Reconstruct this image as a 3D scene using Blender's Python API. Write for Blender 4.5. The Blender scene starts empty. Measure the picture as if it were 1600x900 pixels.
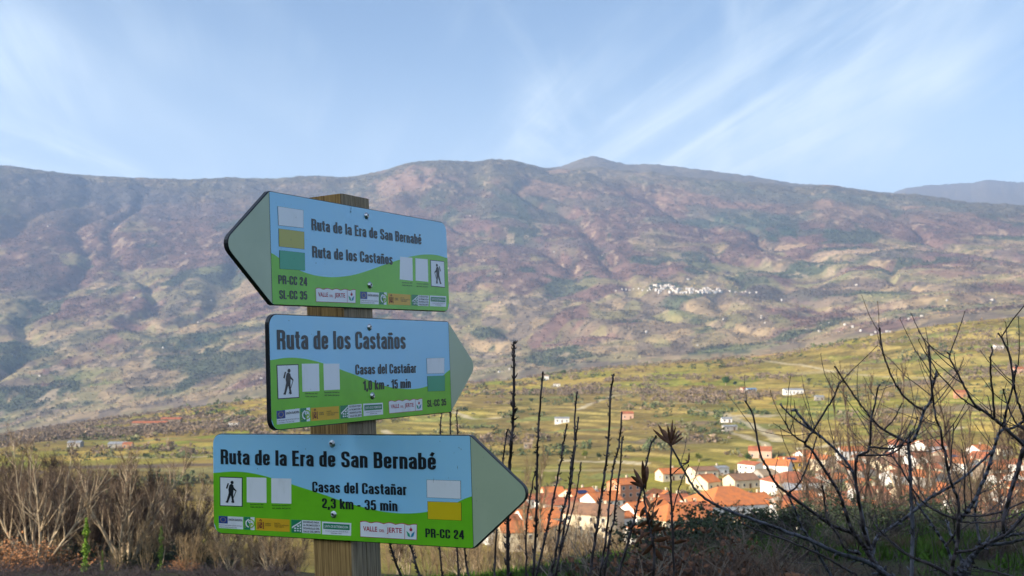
import bpy, math, random
import numpy as np
from mathutils import Vector, Matrix
random.seed(7); rng = np.random.default_rng(11)
S = bpy.context.scene; C = S.collection
R = math.radians

# ------------------------------------------------------------------ camera, world, sun
FPX, PITCH = 1679.3, R(4.12)
cam_d = bpy.data.cameras.new('camera'); cam = bpy.data.objects.new('camera', cam_d); C.objects.link(cam)
cam.location = (0, 0, 0); cam.rotation_euler = (R(90) + PITCH, 0, 0)
cam_d.sensor_width = 36; cam_d.lens = 36 * FPX / 1600; cam_d.clip_start = .05; cam_d.clip_end = 60000
cam_d.dof.use_dof = True; cam_d.dof.focus_distance = 2.08; cam_d.dof.aperture_fstop = 13
S.camera = cam
S.render.engine = 'CYCLES'
S.view_settings.view_transform = 'Standard'; S.view_settings.look = 'None'
S.view_settings.exposure = 1.56; S.view_settings.gamma = 1

SUN_AZ, SUN_EL = R(-118), R(19.5)            # azimuth measured from +Y towards +X
sun_dir = Vector((math.sin(SUN_AZ) * math.cos(SUN_EL), math.cos(SUN_AZ) * math.cos(SUN_EL), math.sin(SUN_EL)))
sd = bpy.data.lights.new('sun', 'SUN'); sun = bpy.data.objects.new('sun', sd); C.objects.link(sun)
sd.energy = 4.6; sd.angle = R(.5); sd.color = (1, .86, .68)
sun.rotation_euler = sun_dir.to_track_quat('Z', 'Y').to_euler()

def N(nt, t, **k):
    n = nt.nodes.new(t)
    for a, b in k.items():
        if a.startswith('i_'):
            n.inputs[a[2:].replace('_', ' ')].default_value = b
        else: setattr(n, a, b)
    return n
W = bpy.data.worlds.new('World'); S.world = W; W.use_nodes = True
nt = W.node_tree; nt.nodes.clear(); L = nt.links.new
sky = N(nt, 'ShaderNodeTexSky', sky_type='NISHITA', sun_disc=False, sun_elevation=SUN_EL, sun_rotation=SUN_AZ, air_density=1.0, dust_density=.1, ozone_density=1.3, altitude=800)
tc = N(nt, 'ShaderNodeTexCoord'); sep = N(nt, 'ShaderNodeSeparateXYZ'); L(tc.outputs['Generated'], sep.inputs[0])
def M(op, a, b=None, c=None, nt=nt):
    n = nt.nodes.new('ShaderNodeMath'); n.operation = op
    for i, v in enumerate((a, b, c)):
        if v is None: continue
        if isinstance(v, (int, float)): n.inputs[i].default_value = v
        else: nt.links.new(v, n.inputs[i])
    return n.outputs[0]
def ramp(nt, src, a, b):
    n = nt.nodes.new('ShaderNodeMapRange'); n.interpolation_type = 'SMOOTHSTEP'
    n.inputs[1].default_value = a; n.inputs[2].default_value = b; nt.links.new(src, n.inputs[0]); return n.outputs[0]
z_ = sep.outputs[2]; zc = M('MAXIMUM', M('ADD', z_, .05), .06)
cx = M('DIVIDE', M('MULTIPLY', sep.outputs[0], -1), zc); cy = M('DIVIDE', sep.outputs[1], zc)
def plane_noise(sx, sy, shear, off, scale, detail, rough, dist):
    c = N(nt, 'ShaderNodeCombineXYZ'); L(M('ADD', M('MULTIPLY', M('ADD', cx, M('MULTIPLY', cy, shear)), sx), off), c.inputs[0]); L(M('MULTIPLY', cy, sy), c.inputs[1]); c.inputs[2].default_value = off
    n = N(nt, 'ShaderNodeTexNoise', i_Scale=scale, i_Detail=detail, i_Roughness=rough, i_Distortion=dist); L(c.outputs[0], n.inputs['Vector']); return n.outputs[0]
# cirrus on a high plane: streaks fanning out along the valley, broken by broad gaps
fine = plane_noise(3.4, .30, -.22, 2.3, 1.0, 9.0, .60, .55)
fine2 = plane_noise(2.2, .34, .16, 7.7, 1.0, 9.0, .62, .7)
gap = plane_noise(.80, .28, -.10, 4.1, 1.0, 3.0, .5, .4)
gap2 = plane_noise(.70, .30, .12, 9.4, 1.0, 3.0, .5, .4)
veil = plane_noise(.5, .20, .0, 1.2, 1.0, 5.0, .5, .6)
wisps = M('ADD', M('MULTIPLY', ramp(nt, fine, .38, .74), ramp(nt, gap, .42, .66)), M('MULTIPLY', ramp(nt, fine2, .38, .78), ramp(nt, gap2, .40, .66)))
hor = M('MULTIPLY', M('SUBTRACT', 1, ramp(nt, z_, .12, .32)), .36)
cl = M('MINIMUM', M('ADD', M('ADD', M('MULTIPLY', wisps, .72), M('MULTIPLY', ramp(nt, veil, .40, .80), .24)), hor), .92)
# extra cloud brightness added towards the sun, behind the camera, to light the boards
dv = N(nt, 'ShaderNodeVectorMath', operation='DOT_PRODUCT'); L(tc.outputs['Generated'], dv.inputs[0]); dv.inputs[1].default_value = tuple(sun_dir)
sun_boost = M('ADD', M('MULTIPLY', M('POWER', M('MAXIMUM', dv.outputs['Value'], 0), 1.6), 9.0), 1)
ccol = N(nt, 'ShaderNodeVectorMath', operation='SCALE'); ccol.inputs[0].default_value = (5.9, 6.6, 6.8); L(sun_boost, ccol.inputs['Scale'])
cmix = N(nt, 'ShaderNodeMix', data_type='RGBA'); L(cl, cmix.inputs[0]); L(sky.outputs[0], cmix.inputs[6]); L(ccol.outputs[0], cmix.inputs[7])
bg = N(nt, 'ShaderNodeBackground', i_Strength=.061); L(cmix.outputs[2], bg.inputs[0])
wo = N(nt, 'ShaderNodeOutputWorld'); L(bg.outputs[0], wo.inputs[0])

# ------------------------------------------------------------------ helpers
def ray(px, py):
    """unit direction in the world of a point of the photograph (1600x900)"""
    X = (px - 800) / FPX; Y = -(py - 450) / FPX
    return Vector((X, math.cos(PITCH) - Y * math.sin(PITCH), math.sin(PITCH) + Y * math.cos(PITCH)))
def at_depth(px, py, d): return ray(px, py) * d      # d = metres along the view axis
def proj(p):
    y = p[1] * math.cos(PITCH) + p[2] * math.sin(PITCH); z = -p[1] * math.sin(PITCH) + p[2] * math.cos(PITCH)
    return 800 + FPX * p[0] / y, 450 - FPX * z / y
def tag(o, label=None, cat=None, group=None, kind=None):
    if label: o['label'] = label
    if cat: o['category'] = cat
    if group: o['group'] = group
    if kind: o['kind'] = kind
    return o
def empty(name, loc, rz=0, **k):
    o = bpy.data.objects.new(name, None); C.objects.link(o); o.location = loc; o.rotation_euler = (0, 0, rz)
    o.empty_display_size = .1
    return tag(o, **k)
def link(name, me, parent=None, loc=None):
    o = bpy.data.objects.new(name, me); C.objects.link(o)
    if parent: o.parent = parent
    if loc is not None: o.location = loc
    return o
class MB:
    def __init__(s): s.v = []; s.f = []; s.m = []; s.cur = 0
    def add(s, vs, fs):
        b = len(s.v); s.v += [tuple(v) for v in vs]
        for f in fs: s.f.append(tuple(i + b for i in f)); s.m.append(s.cur)
    def box(s, c, d, rz=0, top=1.0):
        x, y, z = d[0] / 2, d[1] / 2, d[2] / 2; ca, sa = math.cos(rz), math.sin(rz); vs = []
        for k in (-1, 1):
            t = top if k > 0 else 1
            for i, j in ((-1, -1), (1, -1), (1, 1), (-1, 1)):
                a, b = i * x * t, j * y * t
                vs.append((c[0] + a * ca - b * sa, c[1] + a * sa + b * ca, c[2] + k * z))
        s.add(vs, [(3, 2, 1, 0), (4, 5, 6, 7), (0, 1, 5, 4), (1, 2, 6, 5), (2, 3, 7, 6), (3, 0, 4, 7)])
    def tube(s, pts, rad, n=5, cap=True):
        pts = [Vector(p) for p in pts]; vs = []; fs = []
        u = None
        for i, p in enumerate(pts):
            d = (pts[min(i + 1, len(pts) - 1)] - pts[max(i - 1, 0)])
            if d.length < 1e-9: d = Vector((0, 0, 1))
            d.normalize()
            if u is None: u = d.orthogonal().normalized()
            u = (u - d * u.dot(d))
            if u.length < 1e-6: u = d.orthogonal()
            u.normalize(); w = d.cross(u)
            for k in range(n):
                a = 2 * math.pi * k / n
                vs.append(p + (u * math.cos(a) + w * math.sin(a)) * rad[i])
        for i in range(len(pts) - 1):
            for k in range(n):
                k2 = (k + 1) % n; fs.append((i * n + k, i * n + k2, (i + 1) * n + k2, (i + 1) * n + k))
        if cap: fs.append(tuple(range(n))[::-1]); fs.append(tuple((len(pts) - 1) * n + k for k in range(n)))
        s.add(vs, fs)
    def mesh(s, name, mats, smooth=False):
        me = bpy.data.meshes.new(name); me.from_pydata(s.v, [], s.f)
        for m in (mats if isinstance(mats, (list, tuple)) else [mats]): me.materials.append(m)
        if isinstance(mats, (list, tuple)) and len(mats) > 1: me.polygons.foreach_set('material_index', s.m)
        if smooth: me.polygons.foreach_set('use_smooth', [True] * len(me.polygons))
        me.update(); return me
    def build(s, name, mats, parent=None, loc=None, smooth=False):
        return link(name, s.mesh(name, mats, smooth), parent, loc)

def mat(name, col, rough=.8, spec=.3, metal=0, noise=None, bump=None, coat=0):
    """noise=(scale, second colour, lo, hi, stretch); bump=(scale, strength)"""
    m = bpy.data.materials.new(name); m.use_nodes = True; nt = m.node_tree; b = nt.nodes['Principled BSDF']
    b.inputs['Roughness'].default_value = rough; b.inputs['Metallic'].default_value = metal
    b.inputs['Specular IOR Level'].default_value = spec; b.inputs['Coat Weight'].default_value = coat
    b.inputs['Base Color'].default_value = (*col, 1)
    tc = N(nt, 'ShaderNodeTexCoord')
    if noise:
        sc, c2, lo, hi, st = noise
        mp = N(nt, 'ShaderNodeMapping'); nt.links.new(tc.outputs['Object'], mp.inputs[0]); mp.inputs['Scale'].default_value = st
        n = N(nt, 'ShaderNodeTexNoise', i_Scale=sc, i_Detail=5.0, i_Roughness=.6); nt.links.new(mp.outputs[0], n.inputs['Vector'])
        mx = N(nt, 'ShaderNodeMix', data_type='RGBA'); nt.links.new(ramp(nt, n.outputs[0], lo, hi), mx.inputs[0])
        mx.inputs[6].default_value = (*col, 1); mx.inputs[7].default_value = (*c2, 1)
        nt.links.new(mx.outputs[2], b.inputs['Base Color'])
    if bump:
        n = N(nt, 'ShaderNodeTexNoise', i_Scale=bump[0], i_Detail=4.0); nt.links.new(tc.outputs['Object'], n.inputs['Vector'])
        bp = N(nt, 'ShaderNodeBump', i_Strength=bump[1], i_Distance=.02); nt.links.new(n.outputs[0], bp.inputs['Height']); nt.links.new(bp.outputs[0], b.inputs['Normal'])
    return m

# ------------------------------------------------------------------ numpy noise
def h2(ix, iy, s=0):
    n = (ix.astype(np.int64) * 374761393 + iy.astype(np.int64) * 668265263 + s * 974634777) & 0xffffffff
    n = ((n ^ (n >> 13)) * 1274126177) & 0xffffffff
    return ((n ^ (n >> 16)) & 0xffffff) / float(0xffffff)
def vn(x, y, s=0):
    ix = np.floor(x); iy = np.floor(y); fx = x - ix; fy = y - iy
    fx = fx * fx * (3 - 2 * fx); fy = fy * fy * (3 - 2 * fy)
    a = h2(ix, iy, s); b = h2(ix + 1, iy, s); c = h2(ix, iy + 1, s); d = h2(ix + 1, iy + 1, s)
    return (a * (1 - fx) + b * fx) * (1 - fy) + (c * (1 - fx) + d * fx) * fy
def fbm(x, y, o=4, s=0, g=.5):
    r = 0; a = 1; t = 0
    for k in range(o):
        r = r + a * vn(x * 2 ** k + k * 17.3, y * 2 ** k - k * 9.1, s + k); t += a; a *= g
    return r / t
def sst(a, b, x):
    t = np.clip((x - a) / (b - a), 0, 1); return t * t * (3 - 2 * t)
def cells(x, y, s=0):
    """jittered-grid Voronoi: random value of the cell and distance to its border"""
    ix = np.floor(x); iy = np.floor(y); d1 = np.full(x.shape, 9.); d2 = np.full(x.shape, 9.); v = np.zeros(x.shape)
    for i in (-1, 0, 1):
        for j in (-1, 0, 1):
            cx_ = ix + i; cy_ = iy + j; px = cx_ + .1 + .8 * h2(cx_, cy_, s); py = cy_ + .1 + .8 * h2(cx_, cy_, s + 1)
            d = np.hypot(px - x, py - y); m = d < d1
            d2 = np.where(m, d1, np.minimum(d2, d)); v = np.where(m, h2(cx_, cy_, s + 2), v); d1 = np.where(m, d, d1)
    return v, d2 - d1

# ------------------------------------------------------------------ terrain heights
PXC = np.array([-150, 0, 150, 300, 420, 600, 740, 850, 1000, 1150, 1250, 1350, 1450, 1600, 1750.])
def row(*p):   # values at px -100,300,700,1100,1500,1700
    return np.interp(PXC, [-100, 300, 700, 1100, 1500, 1700], p)
crest = np.array([700, 682, 652, 634, 612, 600, 594, 580, 563, 552, 541, 517, 500, 486, 480.])
fr_x = [-150, 0, 60, 120, 200, 290, 350, 420, 485, 540, 590, 640, 690, 745, 765, 800, 850, 885, 930, 1000, 1100, 1180, 1250, 1300, 1360, 1420, 1500, 1600, 1750]
fr_y = [250, 258, 266, 273, 277, 280, 277, 279, 274, 277, 268, 253, 250, 253, 248, 250, 262, 262, 264, 270, 279, 284, 290, 288, 297, 304, 314, 322, 330]
bk_x = [-150, 800, 855, 885, 905, 930, 960, 985, 1020, 1060, 1100, 1180, 1250, 1305, 1330, 1400, 1600, 1750]
bk_y = [300, 290, 264, 258, 249, 243, 252, 257, 256, 260, 265, 275, 287, 289, 293, 302, 330, 345]
fa_x = [-150, 1300, 1395, 1420, 1450, 1500, 1530, 1550, 1600, 1750]
fa_y = [350, 330, 302, 294, 289, 286, 284, 280, 284, 280]
DPX = np.arange(-160, 1761, 4.)
ci = lambda a: np.interp(DPX, PXC, a)
cr = ci(crest); fr = np.interp(DPX, fr_x, fr_y); bk = np.interp(DPX, bk_x, bk_y); fa = np.interp(DPX, fa_x, fa_y)
rows = [(2, None), (8, row(955, 955, 955, 950, 950, 950)), (15, row(965, 960, 935, 890, 872, 870)), (28, row(930, 925, 915, 845, 806, 800)),
        (45, row(900, 897, 900, 905, 905, 900)), (75, row(884, 886, 905, 940, 940, 940)), (150, row(985, 985, 985, 985, 980, 975)),
        (260, row(885, 888, 895, 895, 885, 875)), (350, row(815, 820, 828, 828, 815, 810)), (480, row(760, 760, 762, 766, 750, 745)),
        (700, row(715, 708, 692, 680, 672, 668)), (950, row(696, 674, 642, 628, 613, 603)), (1200, row(692, 658, 612, 594, 572, 560))]
Rk = []; Yk = []
for r_, y_ in rows:
    Rk.append(r_); Yk.append(np.full(DPX.shape, 0.) if y_ is None else ci(y_))
Yk[-1] = np.maximum(Yk[-1], cr + 8); Yk[-2] = np.maximum(Yk[-2], cr + 14)
Rk += [1500, 1850, 2600, 3000]; Yk += [cr, cr + 30, cr + 16, cr - 3]
for q in (.08, .2, .35, .5, .65, .8, .92):
    Rk.append(3000 + 3800 * q); Yk.append(cr - 3 + (fr - cr + 3) * q ** .86)
Rk += [6800, 7500, 8600, 9800, 12500, 14500]; Yk += [fr, np.maximum(fr + 14, bk + 22), bk, bk + 45, fa, fa + 60]
def y2e(px, py):
    X = (px - 800) / FPX; Y = -(py - 450) / FPX
    dy = math.cos(PITCH) - Y * math.sin(PITCH); dz = math.sin(PITCH) + Y * math.cos(PITCH)
    return dz / np.hypot(X, dy)
Ek = np.array([y2e(DPX, y) for y in Yk]); Ek[0] = -1.62 / 2
TH = np.arctan((DPX - 800) / FPX * math.cos(PITCH))
LR = np.linspace(math.log(2), math.log(14500), 900); lk = np.log(Rk)
Eg = np.array([np.interp(LR, lk, Ek[:, j]) for j in range(len(DPX))]).T
def sm(a, w, ax):
    k = np.exp(-.5 * (np.arange(-3 * w, 3 * w + 1) / w) ** 2); k /= k.sum()
    p = [(0, 0), (0, 0)]; p[ax] = (3 * w, 3 * w); a = np.pad(a, p, mode='edge')
    return np.apply_along_axis(lambda v: np.convolve(v, k, 'valid'), ax, a)
Es = sm(sm(Eg, 6, 0), 12, 1); Ef = sm(sm(Eg, 3, 0), 2, 1)
wgt = sst(math.log(2800), math.log(5500), LR)[:, None]
E0 = Es * (1 - wgt) + Ef * wgt
SX, SY = math.sin(SUN_AZ), math.cos(SUN_AZ)
def height(x, y):
    x = np.asarray(x, float); y = np.asarray(y, float)
    r = np.maximum(np.hypot(x, y), 2.0); th = np.arctan2(x, y); lr = np.log(np.minimum(r, 14400))
    a = (lr - LR[0]) / (LR[1] - LR[0]); a = np.clip(a, 0, len(LR) - 1.001); i = a.astype(int); fa_ = a - i
    b = np.interp(th, TH, np.arange(len(TH))); b = np.clip(b, 0, len(TH) - 1.001); j = b.astype(int); fb = b - j
    e = (E0[i, j] * (1 - fa_) + E0[i + 1, j] * fa_) * (1 - fb) + (E0[i, j + 1] * (1 - fa_) + E0[i + 1, j + 1] * fa_) * fb
    z = e * r
    # relief
    z = z + (fbm(x / 3., y / 3., 3, 5) - .5) * .25 * sst(3, 12, r) * (1 - sst(60, 150, r))
    z = z + (fbm(x / 160., y / 160., 4, 9) - .5) * 9 * sst(420, 900, r) * (1 - sst(2400, 3000, r))
    zt = (z + (fbm(x / 45., y / 45., 2, 33) - .5) * 1.5) / 1.9; fl = np.floor(zt); ft = zt - fl; tw = sst(380, 500, r) * (1 - sst(1500, 1700, r))
    z = z + tw * 1.9 * .8 * (sst(.70, 1., ft) - ft)
    far = sst(2900, 3700, r); top = 1 - sst(5900, 6700, r) * .8
    gx = (x + (fbm(x / 1200., y / 1200., 3, 51) - .5) * 900) / 520. + y / 2600.
    gul = np.abs(fbm(gx, y / 2100., 3, 41) - .5) * 2
    z = z + far * top * (-30 * np.exp(-(gul / .10) ** 2) + 30 * (fbm(x / 700., y / 900., 4, 61) - .5) + 38 * (fbm(x / 150., y / 170., 5, 71, .55) - .5))
    z = z + sst(5500, 6500, r) * 44 * (fbm(x / 110., y / 110., 5, 81, .6) - .5)
    # hillside behind and beside the viewpoint
    w = sst(R(34), R(75), np.abs(th))
    zb = -1.6 - .10 * np.clip(y, 0, 400) + .10 * np.clip(-y, 0, 1500) + (fbm(x / 60., y / 60., 3, 91) - .5) * 8 * sst(10, 80, r)
    z = z * (1 - w) + zb * w
    u = x * SX + y * SY; v = x * (-SY) + y * SX
    z = z + 19.5 * np.exp(-((u - 43) / 13.) ** 2) * sst(-40, -20, v) * (1 - sst(60, 95, v))  # unseen bank, added sunward to keep the foreground and boards in shade
    return z
def gz(x, y): return float(height(np.array([x]), np.array([y]))[0])
def ground_at(px, py, rmin=6, rmax=14000):
    """where the view ray through a point of the photograph meets the ground"""
    d = ray(px, py); h = math.hypot(d.x, d.y); t = np.exp(np.linspace(math.log(rmin), math.log(rmax), 1500)) / h
    x = d.x * t; y = d.y * t; g = height(x, y) - d.z * t; k = np.argmax(g > 0)
    if g[k] <= 0: k = len(t) - 1
    t0, t1 = t[max(k - 1, 0)], t[k]
    for _ in range(12):
        tm = (t0 + t1) / 2
        if gz(d.x * tm, d.y * tm) > d.z * tm: t1 = tm
        else: t0 = tm
    return Vector((d.x * t1, d.y * t1, gz(d.x * t1, d.y * t1)))

# raise or lower the far ridge until its skyline stands where the map says
tgt = y2e(DPX, np.minimum(np.minimum(fr, bk), fa)); rs_ = np.linspace(5600, 14000, 260)
tt, rr0 = np.meshgrid(TH, rs_); act = (height(rr0 * np.sin(tt), rr0 * np.cos(tt)) / rr0).max(0)
dl = np.convolve(np.pad(tgt - act, 2, mode='edge'), np.ones(5) / 5, 'valid'); E0 = E0 + dl[None, :] * sst(math.log(5200), math.log(6600), LR)[:, None]
# terrain sheet: polar grid, dense inside the view
th_in = np.linspace(R(-29), R(29), 800); th_out = np.concatenate([np.linspace(R(-180), R(-29.6), 90)[:-1], th_in, np.linspace(R(29.6), R(180), 90)])
def seg(a, b, n): return np.exp(np.linspace(math.log(a), math.log(b), n, endpoint=False))
rl = np.concatenate([[.05, .4, 1], seg(2, 30, 50), seg(30, 150, 40), np.linspace(150, 300, 20, endpoint=False), seg(300, 1550, 330), seg(1550, 2950, 30),
                     np.linspace(2950, 6900, 300, endpoint=False), np.linspace(6900, 8700, 60, endpoint=False), np.linspace(8700, 14500, 40)])
TT, RR = np.meshgrid(th_out, rl); X = RR * np.sin(TT); Y = RR * np.cos(TT); Z = height(X, Y)

# land cover (what grows there, partly darkened for shade), world coordinates
def lerp(a, b, t): return a * (1 - t[..., None]) + np.array(b) * t[..., None]
def cover():
    x, y, r = X, Y, RR
    wx = x + (fbm(x / 90., y / 90., 3, 101) - .5) * 60; wy = y + (fbm(x / 90., y / 90., 3, 103) - .5) * 60
    n1 = fbm(x / 55., y / 70., 4, 111); n2 = fbm(x / 11., y / 14., 3, 113); n3 = fbm(x / 260., y / 260., 3, 117)
    pal = np.array([(.165, .16, .052), (.20, .17, .072), (.25, .195, .09), (.135, .155, .042), (.16, .122, .07), (.18, .165, .065), (.13, .135, .05), (.19, .15, .078)])
    v, b = cells(wx / 46., wy / 70., 7); c = pal[(v * 7.999).astype(int)]
    c = lerp(c, (.15, .11, .065), sst(.50, .66, n1) * .8)
    c = c * (.72 + .56 * n2)[..., None]
    c = lerp(c, (.105, .095, .05), (1 - sst(.02, .07, b)) * .7)
    c = lerp(c, (.125, .10, .07), sst(.50, .62, n3) * .65)
    # terrace faces: dry stone
    c = lerp(c, (.27, .225, .13), sst(.62, .75, fbm(x / 30., y / 9., 3, 131)) * sst(.45, .6, fbm(x / 140., y / 140., 2, 133)) * .55)
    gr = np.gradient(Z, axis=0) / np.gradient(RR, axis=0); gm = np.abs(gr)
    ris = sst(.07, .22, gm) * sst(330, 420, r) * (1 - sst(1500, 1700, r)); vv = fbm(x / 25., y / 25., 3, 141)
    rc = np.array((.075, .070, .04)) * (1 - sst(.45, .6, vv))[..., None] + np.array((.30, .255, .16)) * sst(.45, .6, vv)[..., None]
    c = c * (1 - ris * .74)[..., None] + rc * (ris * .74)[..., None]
    midc = c * np.array((1.48, 1.32, .66))
    # far side of the valley
    t = np.clip((r - 3000) / 3800, 0, 1)
    fx = x + (fbm(x / 500., y / 500., 3, 201) - .5) * 500; fy = y + (fbm(x / 500., y / 500., 3, 203) - .5) * 500
    m1 = fbm(fx / 250., fy / 380., 5, 211, .6); m2 = fbm(x / 60., y / 95., 4, 213); m3 = fbm(fx / 900., fy / 900., 3, 217)
    fv, fb = cells(fx / 70., fy / 130., 9)
    pf = np.array([(.18, .155, .085), (.155, .145, .075), (.22, .175, .105), (.14, .115, .08), (.185, .165, .09), (.13, .108, .08)])
    fields = pf[(fv * 5.999).astype(int)] * (.6 + .8 * m2)[..., None]
    wood = np.array((.124, .082, .068)) * (.40 + 1.2 * m2)[..., None]
    evg = np.array((.045, .066, .038)) * (.7 + .6 * m2)[..., None]
    fw = sst(.44, .54, m1 + .46 * (t - .47) + .10 * (m2 - .5))
    c = fields * (1 - fw)[..., None] + wood * fw[..., None]
    ew = sst(.59, .63, fbm(fx / 210., fy / 300., 5, 223) + .06 * (m2 - .5)) * (1 - sst(.75, .9, t) * .3); c = c * (1 - ew * .85)[..., None] + evg * (ew * .85)[..., None]
    moor = np.array((.105, .098, .062)) * (.7 + .6 * m2)[..., None]; rock = np.array((.23, .155, .115)) * (.6 + .8 * m2)[..., None]
    mw = sst(.70, .92, t + .25 * (m3 - .5)); c = c * (1 - mw)[..., None] + moor * mw[..., None]
    right = sst(R(-14), R(-6), TT)
    rw = .8 * sst(.53, .66, fbm(fx / 260., fy / 330., 5, 231)) * sst(.62, .85, t) * (.25 + .6 * right); c = c * (1 - rw)[..., None] + rock * rw[..., None]
    sp = sst(.63, .73, fbm(x / 26., y / 55., 3, 251)) * sst(.42, .58, fbm(x / 300., y / 300., 3, 253)); c = lerp(c, (.33, .27, .19), sp * .6)
    sp = sst(.60, .70, fbm(x / 30., y / 60., 3, 257)); c = lerp(c, (.045, .045, .038), sp * .55)
    bkm = sst(7100, 7600, r); c = lerp(c, (.12, .105, .07), bkm)
    f = sst(1700, 2500, r); c = midc * (1 - f)[..., None] + c * np.array((1.08, .97, .88)) * (1.14 - .34 * sst(.25, .75, t))[..., None] * f[..., None]
    # close to the camera: grass, leaf litter, bramble litter, darkened for the shaded foreground
    ng = fbm(x / 1.3, y / 1.3, 4, 301); near = np.array((.030, .055, .011)) * (.55 + .9 * ng)[..., None]
    near = lerp(near, (.045, .034, .02), sst(.56, .70, fbm(x / 3.1, y / 3.1, 3, 303)) * .85)
    
    slope = np.array((.035, .032, .018)) * (.6 + .8 * fbm(x / 5., y / 5., 4, 305))[..., None]  # ground below the trees, colour darkened to stand in for their shade
    f = sst(24, 45, r); near = near * (1 - f)[..., None] + slope * f[..., None]
    f = sst(180, 330, r); c = near * (1 - f)[..., None] + c * f[..., None]
    return c
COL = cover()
def ell(pxy, rx, ry, col, amt=.9, n=.5):     # a patch of ground colour, centre found on the ground, radii in metres
    global COL
    p = ground_at(*pxy); r0 = math.hypot(p.x, p.y); a = math.atan2(p.x, p.y)
    B = np.nonzero((np.abs(X - p.x) + np.abs(Y - p.y)) < 2.6 * max(rx, ry) * 1.5); x_ = X[B]; y_ = Y[B]
    dx = x_ - p.x; dy = y_ - p.y; u = dx * math.cos(a) - dy * math.sin(a); v = dx * math.sin(a) + dy * math.cos(a)
    d = np.hypot(u / rx, v / ry) + (fbm(x_ / (rx * .35), y_ / (rx * .35), 4, 401) - .5) * n * 1.6
    m = (1 - sst(.82, 1.05, d)) * amt
    COL[B] = COL[B] * (1 - m)[:, None] + (np.array(col) * (.75 + .5 * fbm(x_ / (rx * .08), y_ / (rx * .08), 2, 402))[:, None]) * m[:, None]
def path_px(pts, w, col, amt=.9):
    global COL
    P = [ground_at(*p) for p in pts]; xs = [p.x for p in P]; ys = [p.y for p in P]
    B = np.nonzero((X > min(xs) - 40) & (X < max(xs) + 40) & (Y > min(ys) - 40) & (Y < max(ys) + 40)); x_ = X[B]; y_ = Y[B]; D = np.full(x_.shape, 1e9)
    for a, b in zip(P[:-1], P[1:]):
        dx, dy = b.x - a.x, b.y - a.y; l2 = dx * dx + dy * dy + 1e-6
        t = np.clip(((x_ - a.x) * dx + (y_ - a.y) * dy) / l2, 0, 1); D = np.minimum(D, np.hypot(x_ - a.x - t * dx, y_ - a.y - t * dy))
    m = (1 - sst(w * .5, w * .5 + RR[B] * .0022, D)) * amt
    COL[B] = COL[B] * (1 - m)[:, None] + np.array(col) * m[:, None]
GREEN = (.175, .185, .055); PINE = (.032, .060, .034); STRAW = (.33, .26, .12); WOODC = (.12, .085, .07); TRACK = (.42, .35, .23)
# mid slope
for p, rx, ry, c in [((1180, 668), 22, 14, GREEN), ((1310, 650), 24, 18, GREEN), ((1280, 640), 30, 14, GREEN), ((840, 655), 26, 14, GREEN), ((915, 672), 34, 9, GREEN),
        ((690, 655), 34, 16, (.22, .22, .06)), ((960, 745), 16, 9, GREEN), ((905, 770), 14, 8, GREEN), ((840, 765), 14, 9, GREEN), ((730, 668), 22, 9, GREEN),
        ((1240, 612), 30, 12, (.17, .13, .09)), ((1400, 600), 60, 22, (.15, .11, .08)), ((1040, 690), 30, 14, (.16, .12, .075)), ((1090, 660), 36, 12, (.17, .12, .075)),
        ((1120, 645), 20, 8, STRAW), ((1170, 650), 26, 7, (.38, .31, .2)), ((1080, 630), 30, 8, STRAW), ((980, 612), 40, 12, STRAW), ((1300, 580), 60, 10, STRAW),
        ((1470, 523), 60, 14, GREEN), ((1430, 560), 60, 14, (.17, .2, .05)), ((1560, 540), 50, 12, (.17, .2, .05)), ((850, 622), 30, 7, GREEN), ((640, 640), 40, 12, (.25, .22, .08)),
        ((300, 735), 50, 18, (.23, .2, .075)), ((340, 700), 60, 12, (.19, .19, .06)), ((260, 712), 26, 8, GREEN), ((160, 676), 30, 14, GREEN), ((200, 690), 60, 8, (.2, .19, .06)),
        ((60, 690), 70, 30, (.13, .10, .07)), ((150, 655), 90, 40, (.12, .09, .065)), ((230, 728), 50, 12, WOODC), ((600, 700), 20, 8, STRAW), ((900, 735), 30, 6, STRAW), ((1480, 640), 60, 25, (.17, .13, .085))]:
    ell(p, rx, ry, c, .8, .5)
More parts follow.
